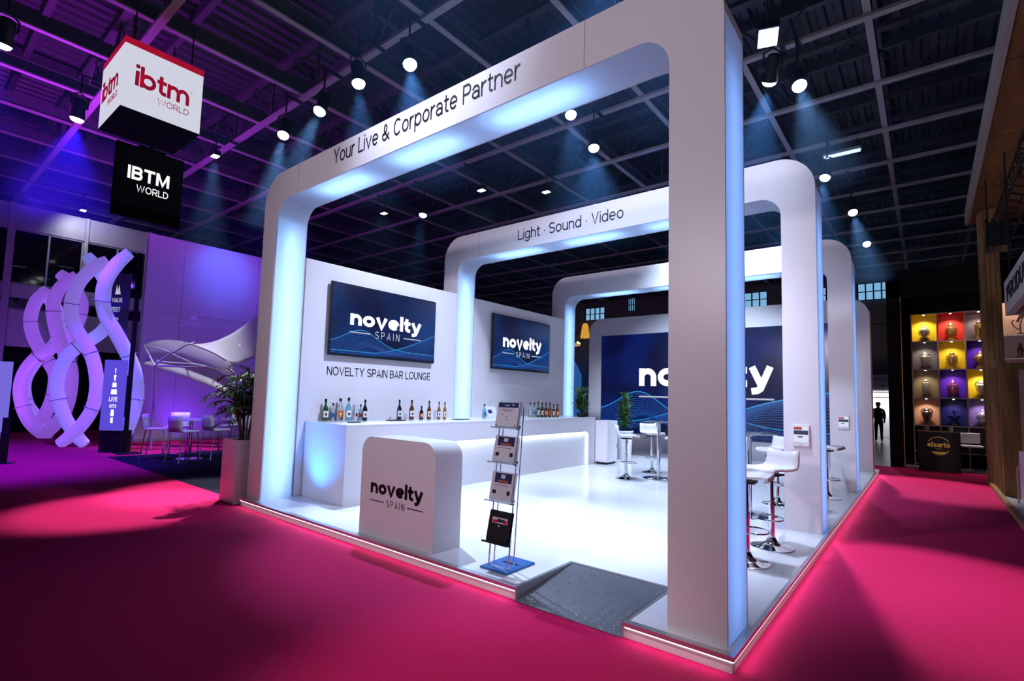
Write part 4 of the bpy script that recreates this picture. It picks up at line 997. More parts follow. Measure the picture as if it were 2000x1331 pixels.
for (u0, u1, z0, z1, u2, u3) in ((.44, .60, 1.55, 1.66, .42, .62), (.40, .64, 1.38, 1.50, .38, .66), (.46, .58, 1.70, 1.84, .50, .54), (.49, .55, 1.86, 2.0, .515, .525), (.46, .58, .86, 1.02, .44, .60), (.47, .57, .70, .83, .46, .58)):
    g.prism([(u2, z0), (u3, z0), (u1, z1), (u0, z1)], fn, 0, .003)
g.text('LIVE', (.33*L_, .70*L_, 1.20, 1.32), o_, d_, ZZ, .003, .13); g.text('ARTES', (.36*L_, .68*L_, 1.06, 1.15), o_, d_, ZZ, .003, .12)
g.build('emblem', M['txtwhite'], t, smooth=False)
t = thing('violet_light_sign', 'pale violet glowing panel cut by the left picture edge', 'sign', (-17.4, -1.45, 0))
A_, B_ = (-17.75, -1.85), (-17.1, -1.08)
sheet(MB(), A_, B_, .1, 2.12, 0, .03).build('light_panel', glow('violet_panel', (.25, .20, .95), .7), t, smooth=False)
sheet(MB(), A_, B_, 0, .1, 0, .05).build('foot', M['black'], t, smooth=False)
t = thing('crowd_barrier_post', 'black barrier post on a flat foot at the far left edge', 'post', (-13.35, -1.55, 0))
MB().lathe([(.19, 0), (.19, .012), (.05, .02)], (-13.35, -1.55, 0), 24).build('base', M['black'], t)
MB().box(-13.41, -13.29, -1.61, -1.49, .015, .62).build('column', M['black'], t, bevel=.006)
MB().box(-13.40, -13.30, -1.60, -1.50, .62, .90).build('head_box', M['black'], t, bevel=.01)

# ------------------------------------------------------------------ tensile canopy of the lounge
M['membrane'] = lightbox_mat('white_membrane', (.85, .84, .88), .06)
M['tent_tube'] = mat('canopy_tube', (.45, .44, .48), .4, .4, noise=.05)
def membrane(t, name, rows):
    rows = [catmull(r, 3) for r in rows]; rr = []
    for j in range(len(rows[0])):
        rr.append(catmull([r[j] for r in rows], 4))
    o = MB().grid(rr).build(name, M['membrane'], t, angle=80); s = o.modifiers.new('thick', 'SOLIDIFY'); s.thickness = .008
    return o
t = thing('tensile_canopy', 'white stretched membrane canopy over the lounge with bowed tube frame', 'canopy', (-14, 1.6, 0))
membrane(t, 'front_membrane', [
 [(-15.13, 1.15, 2.69), (-14.92, 1.31, 2.78), (-14.65, 1.51, 2.82), (-14.39, 1.73, 2.8), (-14.21, 1.88, 2.75), (-13.96, 2.09, 2.66), (-13.71, 2.31, 2.55), (-13.48, 2.5, 2.38), (-13.32, 2.66, 2.16)],
 [(-15.28, 1.30, 2.42), (-15.12, 1.42, 2.44), (-14.92, 1.62, 2.46), (-14.68, 1.80, 2.44), (-14.45, 1.98, 2.36), (-14.22, 2.18, 2.25), (-14.0, 2.38, 2.13), (-13.8, 2.55, 1.96), (-13.55, 2.76, 1.78)],
 [(-15.18, 1.16, 2.16), (-15.06, 1.26, 2.14), (-14.88, 1.4, 2.08), (-14.64, 1.6, 1.98), (-14.38, 1.82, 1.88), (-14.13, 2.04, 1.77), (-13.9, 2.23, 1.67), (-13.68, 2.42, 1.57), (-13.34, 2.72, 1.36)]])
membrane(t, 'rear_membrane', [
 [(-14.95, 2.25, 2.80), (-14.70, 2.46, 2.83), (-14.46, 2.62, 2.90), (-14.2, 2.76, 3.01), (-13.9, 2.88, 3.15), (-13.6, 2.99, 3.33), (-13.35, 3.08, 3.5), (-13.1, 3.2, 3.67), (-12.85, 3.3, 3.82)],
 [(-14.69, 2.11, 2.76), (-14.44, 2.32, 2.7), (-14.22, 2.49, 2.64), (-14.01, 2.67, 2.62), (-13.79, 2.80, 2.65), (-13.6, 2.93, 2.73), (-13.41, 3.05, 2.8), (-13.21, 3.18, 2.9), (-13.03, 3.32, 2.98)],
 [(-14.50, 2.15, 2.71), (-14.25, 2.35, 2.59), (-14.02, 2.52, 2.46), (-13.8, 2.67, 2.33), (-13.6, 2.84, 2.25), (-13.4, 2.98, 2.32), (-13.2, 3.06, 2.4), (-12.99, 3.19, 2.47), (-12.8, 3.31, 2.5)]])
def rib(pts, r=.022): MB().tube(catmull(pts, 4), r, 8).build('frame_tube', M['tent_tube'], t)
rib([(-15.13, 1.13, 2.70), (-14.85, 1.12, 2.55), (-14.5, 1.13, 2.33), (-14.23, 1.15, 2.11)])
rib([(-14.23, 1.15, 2.11), (-13.98, 1.33, 2.37), (-13.77, 1.48, 2.52), (-13.54, 1.66, 2.68), (-13.34, 1.82, 2.62), (-13.06, 2.06, 2.48), (-12.82, 2.27, 2.3)])
rib([(-14.23, 1.15, 2.11), (-13.82, 1.49, 2.11), (-13.45, 1.78, 2.11), (-13.15, 2.02, 2.11), (-12.91, 2.23, 1.98), (-12.75, 2.38, 1.77)])
rib([(-14.23, 1.15, 2.11), (-14.27, 1.17, 1.93), (-14.30, 1.20, 1.6), (-14.31, 1.22, 1.2), (-14.31, 1.23, .6), (-14.31, 1.24, .02)], .025)
rib([(-14.3, 1.22, 2.24), (-14.01, 1.45, 2.2), (-13.56, 1.81, 2.18), (-13.31, 2.02, 2.13)])
rib([(-14.64, 1.03, 2.65), (-14.27, 1.34, 2.54), (-14.01, 1.57, 2.38), (-13.64, 1.88, 2.18)], .012)
rib([(-13.54, 1.66, 2.68), (-13.9, 1.9, 2.78), (-14.2, 1.9, 2.76)], .012)
rib([(-12.85, 3.3, 3.80), (-12.82, 3.32, 2.0), (-12.8, 3.34, .02)], .03)
for p, q in (((-13.95, 2.92, 3.13), (-13.6, 2.93, 2.74)), ((-13.1, 3.2, 3.66), (-13.21, 3.18, 2.91))): rib([p, ((p[0]+q[0])/2, (p[1]+q[1])/2-.02, (p[2]+q[2])/2), q], .010)

# ------------------------------------------------------------------ lounge chairs and tables
def make_chair(label, loc, rz, group):
    t = thing('high_chair', label, 'chair', loc, rz, group)
    B = lambda mb, n, m, **k: mb.build(n, m, t, world=False, **k)
    B(MB().box(-.20, .20, -.19, .20, .655, .69), 'seat', M['white_chair'], bevel=.012)
    rows = [[(x, -.20-.05*s-.02*(1-(x/.2)**2), .66+.33*s) for x in (-.20, -.1, 0, .1, .20)] for s in (0, .33, .66, 1)]
    o = B(MB().grid(rows), 'backrest', M['white_chair'], angle=60); s = o.modifiers.new('thick', 'SOLIDIFY'); s.thickness = .014
    for sx in (-.18, .18):
        B(MB().tube([(sx, .16, .655), (sx, .21, .02)], .011, 6), 'leg', M['chrome'])
        B(MB().tube([(sx, -.17, .655), (sx*1.05, -.24, .02)], .011, 6), 'leg', M['chrome'])
        B(MB().tube([(sx*1.05, -.24, .014), (sx, .21, .014)], .011, 6), 'runner', M['chrome'])
    B(MB().tube([(-.185, .195, .22), (.185, .195, .22)], .009, 6), 'footrest', M['chrome'])
    B(MB().tube([(-.185, -.215, .22), (.185, -.215, .22)], .009, 6), 'stretcher', M['chrome'])
    return t
GL = 'white high chairs in the lounge'
ch = make_chair('white high chair at the left end of the lounge tables, seen from its side', (-12.25, .72, 0), -.55, GL)
again(ch, (-11.28, .92, 0), .35, 'white high chair with its back to the viewer, middle of the lounge', GL)
again(ch, (-11.45, 1.62, 0), .25, 'white high chair with its back to the viewer, nearer the palm planter', GL)
again(ch, (-12.75, 1.25, 0), -2.2, 'white high chair behind the leftmost lounge chair, facing the viewer', GL)
again(ch, (-12.6, 2.45, 0), -2.6, 'white high chair behind the lounge table, tallest in the picture', GL)
again(ch, (-11.15, 2.30, 0), 1.2, 'white high chair half hidden behind the palm leaves', GL)
def high_table(label, x, y, rz=0):
    t = thing('high_table', label, 'table', (x, y, 0), rz, 'white high tables in the lounge')
    B = lambda mb, n, m, **k: mb.build(n, m, t, world=False, **k)
    B(MB().box(-.36, .36, -.36, .36, .86, .89), 'top', M['white_chair'], bevel=.006)
    B(MB().cyl((0, 0, .015), (0, 0, .86), .035, 14), 'column', M['chrome'])
    B(MB().lathe([(.26, 0), (.26, .012), (.05, .025)], n=28), 'base', M['chrome'])
    return t
t0 = high_table('white square high table between the leftmost lounge chairs', -11.95, 1.28, .6)
again(t0, (-11.75, 2.35, 0), .6, 'white square high table behind the others, near the palm leaves')
for k, (x, y) in enumerate(((-11.85, 2.25), (-11.70, 2.45))):
    tag(MB().lathe([(.03, 0), (.04, .09), (.036, .09), (.025, .006)], (x, y, .89), 14).build('cup', M['white_chair']), ['left of two white cups on the rear lounge table', 'right of two white cups on the rear lounge table'][k], 'cup', 'cups on the lounge table')

# ------------------------------------------------------------------ right hand side: black booth with vases
t = thing('black_booth', 'large black open fronted booth with coloured niches at the end of the aisle', 'booth', (1.4, 14.6, 0))
b = MB(); bx0, bx1, by0, by1, bz = .13, 4.4, 13.72, 15.55, 5.22
b.box(bx0, bx0+.30, by0, by0+.12, 0, bz); b.box(bx0, bx1, by0, by0+.12, 4.5, bz)
b.box(bx0, bx0+.06, by0+.12, by1, 0, bz); b.box(bx0+.06, bx1, by1-.06, by1, 0, bz); b.box(bx0+.06, bx1, by0+.12, by1-.06, bz-.06, bz)
b.box(bx0+.06, .62, 14.95, 15.05, 0, bz-.06); b.box(.62, bx1, 14.95, 15.05, 4.16, bz-.06)
b.build('shell', M['blackmatte'], t, smooth=False)
MB().box(bx0+.30, bx0+.315, by0-.004, by0+.1, .02, 4.5).build('gold_edge', mat('dull_gold', (.22, .13, .03), .4, .8, noise=.1), t, smooth=False)
MB().box(bx0+.06, bx1, by0+.12, 14.95, 0, .03).build('booth_floor', M['tile'], t, smooth=False)
NC = [.632, 1.192, 1.752, 2.312]; NZ = [.40, 1.09, 1.83, 2.60, 3.36, 4.12]
def nm(n, c): return mat('niche_'+n, c, .6, noise=.03)
NCOL = {'yellow': nm('yellow', (.80, .58, .01)), 'red': nm('red', (.60, .03, .015)), 'mauve': nm('mauve', (.30, .22, .27)), 'grey': nm('grey', (.22, .19, .20)), 'purple': nm('purple', (.10, .015, .28)), 'taupe': nm('taupe', (.28, .22, .12)),
        'peach': nm('peach', (.45, .24, .15)), 'navy': nm('navy', (.010, .014, .10)), 'lilac': nm('lilac', (.24, .18, .30)), 'brown': nm('brown', (.05, .03, .015))}
grid_c = [['yellow', 'red', 'mauve'], ['grey', 'yellow', 'purple'], ['taupe', 'purple', 'yellow'], ['peach', 'navy', 'lilac'], ['brown', 'brown', 'brown']]
ds = thing('niche_shelf', 'tall wall of square coloured niches inside the black booth', 'shelf', (1.47, 14.98, .03))
fr = MB(); fw_ = .012
for x in NC: fr.box(x-fw_, x+fw_, 14.60, 14.94, .03, 4.13)
for i, z in enumerate(NZ):
    for k in range(3): fr.box(NC[k]+fw_, NC[k+1]-fw_, 14.60, 14.94, z-fw_, z+fw_)
fr.build('grid_frame', mat('niche_frame', (.30, .22, .26), .5, noise=.05), ds, smooth=False)
VM = {'silver': mat('silver_ceramic', (.62, .60, .52), .25, .5, noise=.5, nscale=18), 'gold': mat('gold_ceramic', (.55, .36, .10), .3, .6, noise=.5, nscale=18), 'dark': mat('dark_ceramic', (.10, .07, .05), .25, .4, noise=.7, nscale=22),
      'pink': mat('pink_ceramic', (.45, .12, .22), .25, .4, noise=.7, nscale=22), 'blue': mat('blue_ceramic', (.02, .05, .20), .2, .4, noise=.6, nscale=20)}
prof = {'urn': [(.05, .08), (.07, .12), (.115, .26), (.105, .34), (.06, .38), (.07, .40), (.03, .44), (.012, .48)],
        'jar': [(.07, .08), (.12, .14), (.125, .30), (.10, .36), (.06, .38), (.065, .41), (.02, .46), (.015, .50)],
        'tall': [(.06, .08), (.09, .12), (.095, .34), (.075, .40), (.04, .42), (.05, .45), (.02, .49)],
        'globe': [(.04, .08), (.06, .12), (.12, .20), (.13, .27), (.11, .33), (.05, .38), (.045, .42), (.015, .45)],
        'bowl': [(.05, .08), (.04, .14), (.09, .18), (.14, .26), (.12, .27), (.03, .28), (.025, .36), (.035, .39), (.01, .41)]}
def vase(kind, m, x, z, label, ears=False):
    t = thing('ornate_vase', label, 'vase', (x, 14.74, z), 0, 'vases in the niche wall')
    MB().lathe(prof[kind], (x, 14.74, z), 18).build('vessel', VM[m], t, angle=40)
    MB().lathe([(.10, 0), (.10, .03), (.085, .04), (.09, .08), (.05, .085)], (x, 14.74, z), 14).build('plinth', VM['dark'] if m != 'gold' else VM['gold'], t)
    if ears:
        for s in (-1, 1):
            b = MB().tube(catmull([(x+s*.09, 14.74, z+.30), (x+s*.12, 14.74, z+.37), (x+s*.06, 14.74, z+.43), (x+s*.03, 14.74, z+.40)], 3), .016, 6)
            b.build('handle', VM[m], t)
vl = [[('globe', 'silver', 'silver vase in the yellow niche, top left of the niche wall'), ('jar', 'gold', 'golden lidded vase in the red niche'), ('tall', 'gold', 'slim golden vase in the mauve top niche by the wooden pillar')],
      [('urn', 'silver', 'pale vase on dark plinth in the grey niche under the yellow one'), ('jar', 'gold', 'golden vase in the yellow middle niche'), ('globe', 'gold', 'round golden vase in the purple niche beside the wooden pillar')],
      [('tall', 'silver', 'tall pale vase in the taupe niche, third row left'), ('jar', 'pink', 'pinkish gold vase in the purple middle niche'), ('urn', 'silver', 'pale vase in the yellow niche beside the wooden pillar')],
      [('urn', 'dark', 'dark vase with two handles in the peach niche'), ('bowl', 'blue', 'dark blue bowl shaped vase in the navy niche'), ('globe', 'silver', 'silver round vase in the lilac niche beside the wooden pillar')]]
for r in range(5):
    z0, z1 = NZ[4-r]+fw_, NZ[5-r]-fw_
    for c in range(3):
        x0, x1 = NC[c]+fw_, NC[c+1]-fw_; e = .006; L = MB()
        L.box(x0, x1, 14.93, 14.94, z0, z1); L.box(x0, x0+e, 14.605, 14.93, z0, z1); L.box(x1-e, x1, 14.605, 14.93, z0, z1)
        L.box(x0+e, x1-e, 14.605, 14.93, z0, z0+e); L.box(x0+e, x1-e, 14.605, 14.93, z1-e, z1)
        L.build('niche_lining', NCOL[grid_c[r][c]], ds, smooth=False)
        if r < 4:
            xm = (x0+x1)/2
            MB().box(xm-.02, xm+.02, 14.64, 14.68, z1-e-.012, z1-e).build('niche_lamp', glow('niche_lamp', (1, .92, .8), 8), ds, smooth=False)
            lamp('SPOT', 'niche_beam', (xm, 14.66, z1-.03), (xm, 14.80, z0), [26, 15, 20, 17][r] if grid_c[r][c] not in ('grey', 'taupe', 'mauve', 'navy') else 11, (1, .86, .68) if grid_c[r][c] not in ('navy', 'purple', 'lilac') else (.75, .5, 1), ds, spot_size=2.0, spot_blend=.7, shadow_soft_size=.015)
            k_, m_, l_ = vl[r][c]; vase(k_, m_, xm, z0+e, l_, ears=(k_ in ('urn',)))
for k, (x, lab) in enumerate(((.90, 'small dark ornament with pale top on the lowest shelf behind the black counter'), (1.40, 'white flower ornament on the lowest shelf behind the black counter'))):
    t = tag(MB().lathe([(.05, 0), (.06, .3), (.03, .5), (.07, .58), (.06, .66), (.01, .68)], (x, 14.76, NZ[0]+.019), 12).build('shelf_ornament', VM['silver']), lab, 'ornament', 'ornaments behind the black counter')
t = thing('black_counter', 'black reception counter with golden round emblem in front of the niches', 'counter', (1.12, 13.95, 0))
MB().box(.72, 1.53, 13.45, 13.70, 0, .97).build('body', M['black'], t, smooth=False)
MB().box(.71, 1.54, 13.44, 13.71, .97, .99).build('top', mat('bronze_top', (.10, .06, .02), .35, .6, noise=.1), t, smooth=False)
M['goldglow'] = mat('gold_emblem', (.45, .28, .06), .35, .7, emis=(.30, .17, .03), es=.35, noise=.1)
g = MB(); g.text('elisarto', (.90, 1.34, .60, .73), (0, 13.449, 0), X1, ZZ, .004, .14, .06); g.text('HAUS', (1.06, 1.18, .545, .57), (0, 13.449, 0), X1, ZZ, .004, .10)
n = 40
for k in range(n):
    if 14 < k < 26 or k < 1: continue
    a, c = 2*PI*k/n+.3, 2*PI*(k+1)/n+.3; R1, R2 = .225, .212
    if abs(math.sin((a+c)/2)) < .45: continue
    g.prism([(1.12+R1*math.cos(a), .63+R1*math.sin(a)), (1.12+R1*math.cos(c), .63+R1*math.sin(c)), (1.12+R2*math.cos(c), .63+R2*math.sin(c)), (1.12+R2*math.cos(a), .63+R2*math.sin(a))], XZ, 13.446, 13.45)
g.prism([(.96, .48), (1.28, .48), (1.20, .44), (1.04, .44)], XZ, 13.446, 13.45)
g.build('emblem', M['goldglow'], t, smooth=False)
def low_chair(label, x, y, rz):
    t = thing('booth_chair', label, 'chair', (x, y, .03), rz, 'white chairs in the black booth')
    B = lambda mb, n_, m, **k: mb.build(n_, m, t, world=False, **k)
    B(MB().box(-.20, .20, -.19, .20, .57, .62), 'seat', M['white_chair'], bevel=.015); B(MB().box(-.19, .19, .17, .20, .66, .92), 'backrest', M['white_chair'], bevel=.012)
    for sx in (-.17, .17):
        for sy in (-.16, .17): B(MB().tube([(sx, sy, .57), (sx*1.1, sy*1.1, 0)], .012, 6), 'leg', M['black'])
        B(MB().tube([(sx, .185, .60), (sx, .185, .72)], .010, 6), 'back_post', M['black'])
    B(MB().tube([(-.18, -.17, .2), (.18, -.17, .2)], .008, 6), 'footrest', M['black'])
    return t
lc = low_chair('white chair with black legs right of the black counter', 1.78, 14.22, .1)
again(lc, (2.25, 14.2, .03), -.1, 'white chair with black legs partly hidden by the wooden pillar')

lamp('SPOT', 'booth_downlight', (1.6, 14.2, 4.4), (1.7, 14.2, 0), 60, (1, .85, .65), ds, spot_size=1.4, spot_blend=.8)

# wooden structure and neighbouring stand on the right
M['wood'] = wood_mat('dark_pine', (.10, .045, .010), (.26, .13, .032), 'Z', 5)
M['woodx'] = wood_mat('brown_plywood', (.09, .030, .006), (.20, .075, .018), 'Y', 4)
t = thing('wooden_pillar', 'thick brown wooden pillar at the right side of the aisle', 'pillar', (2.0, 11.75, 0))
MB().box(1.90, 2.22, 11.55, 12.0, 0, 5.9).build('post', M['wood'], t, bevel=.01)
g = MB()
for x in (1.98, 2.06, 2.14): g.box(x-.002, x+.002, 11.545, 11.552, 0, 5.9)
g.build('plank_joint', M['soil'], t, smooth=False)
t = thing('timber_canopy', 'wide brown plywood canopy overhead along the right edge', 'canopy', (3.2, 6, 5.9))
MB().box(1.80, 5.0, -4, 12.6, 5.9, 5.96).build('soffit', M['woodx'], t, smooth=False)
MB().box(1.74, 1.80, -4, 12.6, 5.88, 6.25).build('fascia', mat('pale_timber_edge', (.30, .25, .22), .6, noise=.2), t, smooth=False)
g = MB()
for y in (-2, .4, 2.8, 5.2, 7.6, 10.0): g.box(1.80, 5.0, y-.006, y+.006, 5.897, 5.901)
g.build('sheet_joint', M['soil'], t, smooth=False)
t = thing('slatted_screen', 'brown wooden slatted screen beside the wooden pillar', 'screen', (2.0, 10, .06))
MB().box(1.95, 2.20, 9.38, 9.50, .06, 2.42).build('end_post', M['wood'], t, bevel=.006)
for k in range(6): MB().box(1.945, 2.0, 9.66+.28*k, 9.72+.28*k, .06, 2.36).build('slat', M['wood'], t, smooth=False)
MB().box(1.94, 2.01, 9.50, 11.30, 2.36, 2.42).build('top_rail', M['wood'], t, smooth=False)
MB().box(1.94, 2.01, 11.20, 11.30, .06, 2.36).build('far_post', M['wood'], t, smooth=False)
MB().box(2.20, 3.6, 9.38, 9.50, 2.30, 2.42).build('cross_rail', M['wood'], t, smooth=False)
MB().box(2.60, 2.72, 9.38, 9.50, .06, 2.30).build('inner_post', M['wood'], t, smooth=False)
t = thing('neighbour_floor', 'low pale floor with wooden kerb of the stand at right edge', 'platform', (3, 9, 0))
MB().box(1.95, 5, 3.5, 13.0, 0, .06).build('raised_floor', mat('pale_vinyl_floor', (.30, .29, .32), .35, noise=.08), t, smooth=False)
MB().box(1.88, 1.95, 3.5, 11.5, 0, .075).build('kerb', M['wood'], t, smooth=False)
t = thing('white_counter', 'white counter with a rounded top cut by the right edge', 'counter', (2.4, 8.3, .06))
MB().box(2.08, 3.0, 8.0, 8.6, .06, .92).build('body', M['white'], t, bevel=.03)
MB().tube(catmull([(2.06, 8.62, .06), (2.05, 8.55, .35), (2.03, 8.3, .65), (2.04, 8.05, .70)], 5), .012, 8).build('hose', M['grey'], t)
t = thing('fascia_board', 'pale board sign with black lettering high at the right edge', 'sign', (2.05, 7, 3.16))
MB().box(2.0, 2.10, 4.5, 8.6, 3.16, 3.72).build('board', mat('pale_limed_wood', (.42, .33, .28), .6, noise=.25, nscale=3), t, smooth=False)
MB().box(2.10, 4.0, 8.5, 8.6, 3.16, 3.72).build('return_board', mat('pale_limed_wood', (.42, .33, .28), .6, noise=.25, nscale=3), t, smooth=False)
g = MB(); g.text('PRODUCTION', (-8.2, -4.7, 3.32, 3.60), (2.0, 0, 0), (0, -1, 0), ZZ, .01, .12); g.build('lettering', M['ink'], t, smooth=False)
for y in (5.0, 8.3): MB().cyl((2.05, y, 3.72), (2.05, y, 5.88), .012, 6).build('hanging_wire', M['black'], t)
t = thing('ornament_display', 'warm lit pinkish display wall with ornaments behind the slatted screen', 'shelf', (3, 13.4, .06))
MB().box(2.25, 4.2, 13.42, 13.5, .06, 4.1).build('panel', mat('pink_display_panel', (.62, .42, .36), .6, noise=.05), t, smooth=False)
for z in (2.75, 3.30): MB().box(2.25, 4.2, 13.15, 13.42, z-.015, z+.015).build('shelf_board', M['white'], t, smooth=False)
lamp('AREA', 'display_lamp', (3.0, 12.9, 4.3), (3.0, 13.4, 3.0), 16, (1, .72, .5), t, shape='RECTANGLE', size=1.5, size_y=.1)
t = thing('branch_ornament', 'dark branch shaped ornament on the upper pink shelf', 'ornament', (2.62, 13.3, 3.315))
MB().lathe([(.07, 0), (.07, .03), (.02, .05)], (2.66, 13.28, 3.315), 12).build('foot', VM['dark'], t)
b = MB(); b.tube(catmull([(2.66, 13.28, 3.34), (2.66, 13.28, 3.55), (2.70, 13.28, 3.72), (2.66, 13.28, 3.85)], 4), .014, 6); b.tube(catmull([(2.66, 13.28, 3.42), (2.56, 13.28, 3.50), (2.52, 13.28, 3.62), (2.56, 13.28, 3.66)], 4), .012, 6)
for k in range(7): b.lathe([(.004, 0), (.03, .03), (.03, .05), (.004, .08)], (2.62+.02*k, 13.28, 3.60+.03*(k % 4)+.02*k), 8)
b.build('branches', VM['dark'], t)
t = thing('small_figurine', 'small dark figurine on the lower pink shelf', 'ornament', (2.60, 13.3, 2.765))
MB().lathe([(.07, 0), (.07, .04), (.03, .06), (.06, .16), (.05, .24), (.02, .28), (.035, .33), (.005, .37)], (2.64, 13.28, 2.765), 12).build('figure', VM['dark'], t)
t = thing('hanging_projector', 'black stage equipment hanging under the plywood canopy by the wooden pillar', 'projector', (2.05, 9.5, 4.5))
MB().box(1.86, 2.20, 9.3, 9.9, 4.55, 5.0).build('case', M['black'], t, bevel=.02)
for k in range(4): MB().box(1.84+.09*k, 1.87+.09*k, 9.26, 9.30, 4.52, 5.05).build('fin', M['black'], t, smooth=False)
MB().cyl((1.98, 9.29, 4.72), (1.98, 9.22, 4.70), .07, 14).build('barrel', M['black'], t)
for x in (1.9, 2.16): MB().cyl((x, 9.6, 5.0), (x, 9.6, 5.88), .012, 6).build('hanging_rod', M['black'], t)
t = thing('black_truss', 'thin black lattice truss under the plywood canopy', 'truss', (2.3, 7.5, 5))
for sy, sz in ((0, 0), (0, .3), (.3, 0), (.3, .3)):
    MB().tube([(2.1+sy, 4.0, 5.2+sz), (2.1+sy, 11.4, 5.2+sz)], .02, 6).build('chord', M['black'], t)
b = MB()
for k in range(18):
    y = 4.0+.4*k; b.bar((2.1, y, 5.2), (2.1, y+.4, 5.5), .014, .014); b.bar((2.1, y, 5.5), (2.4, y+.4, 5.5), .014, .014); b.bar((2.1, y, 5.2), (2.4, y+.4, 5.2), .014, .014)
b.build('lacing', M['black'], t, smooth=False)
for y in (4.5, 8.5): MB().cyl((2.25, y, 5.5), (2.25, y, 5.88), .012, 6).build('hanging_rod', M['black'], t)

# ------------------------------------------------------------------ person far away
px, py = -.81, 25.2
t = thing('person', 'person in dark suit standing on the grey floor far behind the stand', 'person', (px, py, -.012))
me = bpy.data.meshes.new('body'); J = {}
J = [(0, 0, .90, .15, .11), (0, 0, 1.08, .15, .105), (0, -.01, 1.28, .18, .115), (0, -.01, 1.42, .13, .09), (0, -.01, 1.50, .052, .052), (0, -.015, 1.58, .075, .085), (0, -.015, 1.67, .075, .09), (0, -.01, 1.73, .045, .05),
     (-.19, 0, 1.40, .06, .06), (-.235, .02, 1.14, .048, .048), (-.215, -.06, .90, .036, .036), (-.21, -.09, .82, .03, .04),
     (.19, 0, 1.40, .06, .06), (.235, .02, 1.14, .048, .048), (.215, -.06, .90, .036, .036), (.21, -.09, .82, .03, .04),
     (-.09, 0, .84, .09, .10), (-.10, -.01, .48, .062, .068), (-.105, .02, .09, .045, .05), (-.115, -.11, .035, .042, .035),
     (.09, 0, .84, .09, .10), (.10, -.01, .48, .062, .068), (.105, .02, .09, .045, .05), (.115, -.11, .035, .042, .035)]
Ed = [(0, 1), (1, 2), (2, 3), (3, 4), (4, 5), (5, 6), (6, 7), (3, 8), (8, 9), (9, 10), (10, 11), (3, 12), (12, 13), (13, 14), (14, 15), (0, 16), (16, 17), (17, 18), (18, 19), (0, 20), (20, 21), (21, 22), (22, 23)]
me.from_pydata([(px+j[0], py+j[1], j[2]-.012) for j in J], Ed, [])
o = bpy.data.objects.new('body_tmp', me); COL.objects.link(o)
sk = o.modifiers.new('skin', 'SKIN'); o.modifiers.new('sub', 'SUBSURF').levels = 1
for v, j in zip(me.skin_vertices[0].data, J): v.radius = (j[3], j[4])
me.skin_vertices[0].data[0].use_root = True
dg = bpy.context.evaluated_depsgraph_get(); dg.update(); bm_ = bpy.data.meshes.new_from_object(o.evaluated_get(dg))
bpy.data.objects.remove(o)
bm_.materials.clear()
for m_ in (mat('dark_suit', (.014, .014, .018), .8, noise=.2), mat('skin_tone', (.42, .25, .17), .6, noise=.05), mat('dark_trousers', (.01, .01, .012), .8, noise=.2), mat('black_shoe', (.006, .006, .006), .4, noise=.1)): bm_.materials.append(m_)
for p in bm_.polygons:
    z = p.center.z; hand = abs(p.center.x-px) > .17 and z < .88
    p.material_index = 1 if (z > 1.47 or hand) else (3 if z < .075 else (2 if z < .86 else 0)); p.use_smooth = True
bo = bpy.data.objects.new('body', bm_); COL.objects.link(bo); bo.parent = t; bo.matrix_parent_inverse = wm(t).inverted()
MB().lathe([(.088, 1.59), (.095, 1.66), (.085, 1.72), (.05, 1.755), (.005, 1.765)], (px, py+.012, -.012), 14).build('hair', M['soil'], t)
fc = MB(); fc.lathe([(.004, -.012), (.013, 0), (.004, .02)], (px, py-.105, 1.585), 8); fc.build('nose', bm_.materials[1], t)
for s in (-1, 1): MB().lathe([(.004, -.025), (.014, 0), (.004, .03)], (px+s*.085, py-.01, 1.60), 8).build('ear', bm_.materials[1], t)
MB().box(px-.20, px+.20, py+.10, py+.16, 1.0, 1.3).build('shoulder_bag', M['grey'], t, bevel=.03)

# ------------------------------------------------------------------ coloured washes, added fill lamps and floor pools
lamp('SPOT', 'violet_wash', (-13.0, -1.6, 5.0), (-13.4, .2, 9), 1500, (.50, .03, .95), spot_size=2.6, spot_blend=.9, shadow_soft_size=.3)
lamp('SPOT', 'violet_wall_wash', (-13.6, 4.5, 6.6), (-16.7, 3.6, 2.0), 420, (.24, .07, 1), spot_size=2.3, spot_blend=.9, shadow_soft_size=.2)
lamp('SPOT', 'violet_floor_wash', (-15.8, 2.4, .3), (-16.7, 3.0, 1.6), 80, (.22, .03, 1), spot_size=2.4, spot_blend=.9, shadow_soft_size=.2)
lamp('SPOT', 'blue_wall_spot', (-14.0, 3.6, 7.0), (-16.7, 3.6, 5.3), 420, (.02, .18, 1), spot_size=.75, spot_blend=1, shadow_soft_size=.2)
lamp('SPOT', 'violet_facade_wash', (-18.5, -2.5, .3), (-22, .5, 5.5), 260, (.35, .06, 1), spot_size=2.2, spot_blend=.9, shadow_soft_size=.3)
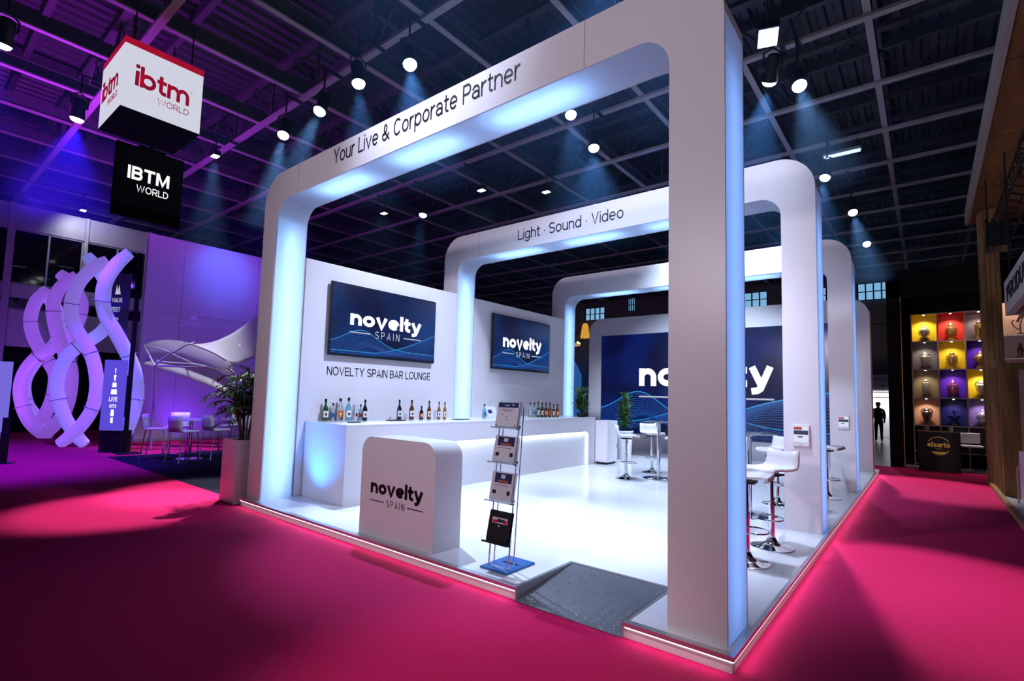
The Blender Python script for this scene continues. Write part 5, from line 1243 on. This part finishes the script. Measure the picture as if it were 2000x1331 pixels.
lamp('SPOT', 'blue_roof_wash', (-3.5, 9.0, 4.9), (-3.0, 10.0, 9), 160, (.10, .25, 1), spot_size=2.4, spot_blend=.9, shadow_soft_size=.3)
for x, y, p in ((-4.0, -13.5, 2100), (5.0, -12.0, 1500)):
    lamp('SPOT', 'front_fill', (x, y, 5.5), (-3, 3, 2.9), p, (.95, .82, .95), spot_size=.72, spot_blend=.9, shadow_soft_size=.4)  # added fill from behind the camera, brightens the arch fronts
for (x, y, z), aim, p, ang in (((-3.3, -1.5, 7.2), (-2.8, 3.6, 1.4), 1700, 1.0), ((-1.2, -1.5, 7.2), (-2.6, 7.8, .8), 1300, .8), ((-1.6, 2.0, 6.8), (-6.0, 2.2, 1.9), 2300, .95), ((-1.6, 2.2, 6.8), (-.9, 2.8, 0), 1700, .75), ((-2.0, 1.6, 6.7), (-1.9, 1.5, 0), 900, .7)):
    lamp('SPOT', 'stand_fill', (x, y, z), aim, p, (.62, .72, 1), spot_size=ang, spot_blend=.9, shadow_soft_size=.25)  # added unseen fills without fixtures, brighten arches, bar wall and stage floor
lamp('SPOT', 'front_pool', (-.6, -3.5, 7.2), (-.9, -1.1, 0), 1600, (1, .9, .95), spot_size=.42, spot_blend=.9, shadow_soft_size=.2)
lamp('SPOT', 'aisle_light', (1.2, 2.0, 7.2), (1.7, 2.2, 0), 500, (1, .9, .95), spot_size=.42, spot_blend=.8, shadow_soft_size=.15)

# thin stage haze under the roof, where the lamps show as beams
b = MB().box(-15.5, 3.5, -4, 19.5, 4.75, 7.88)
hm = bpy.data.materials.new('stage_haze'); hm.use_nodes = True; nt = hm.node_tree; nt.nodes.clear()
ho = nt.nodes.new('ShaderNodeOutputMaterial'); hv = nt.nodes.new('ShaderNodeVolumeScatter')
hv.inputs['Color'].default_value = (.16, .45, 1, 1); hv.inputs['Density'].default_value = .011; hv.inputs['Anisotropy'].default_value = .2
nt.links.new(hv.outputs[0], ho.inputs['Volume'])
hz = tag(b.build('stage_haze', hm, smooth=False), 'thin blue haze hanging under the roof around the spotlights', 'haze'); hz['kind'] = 'stuff'
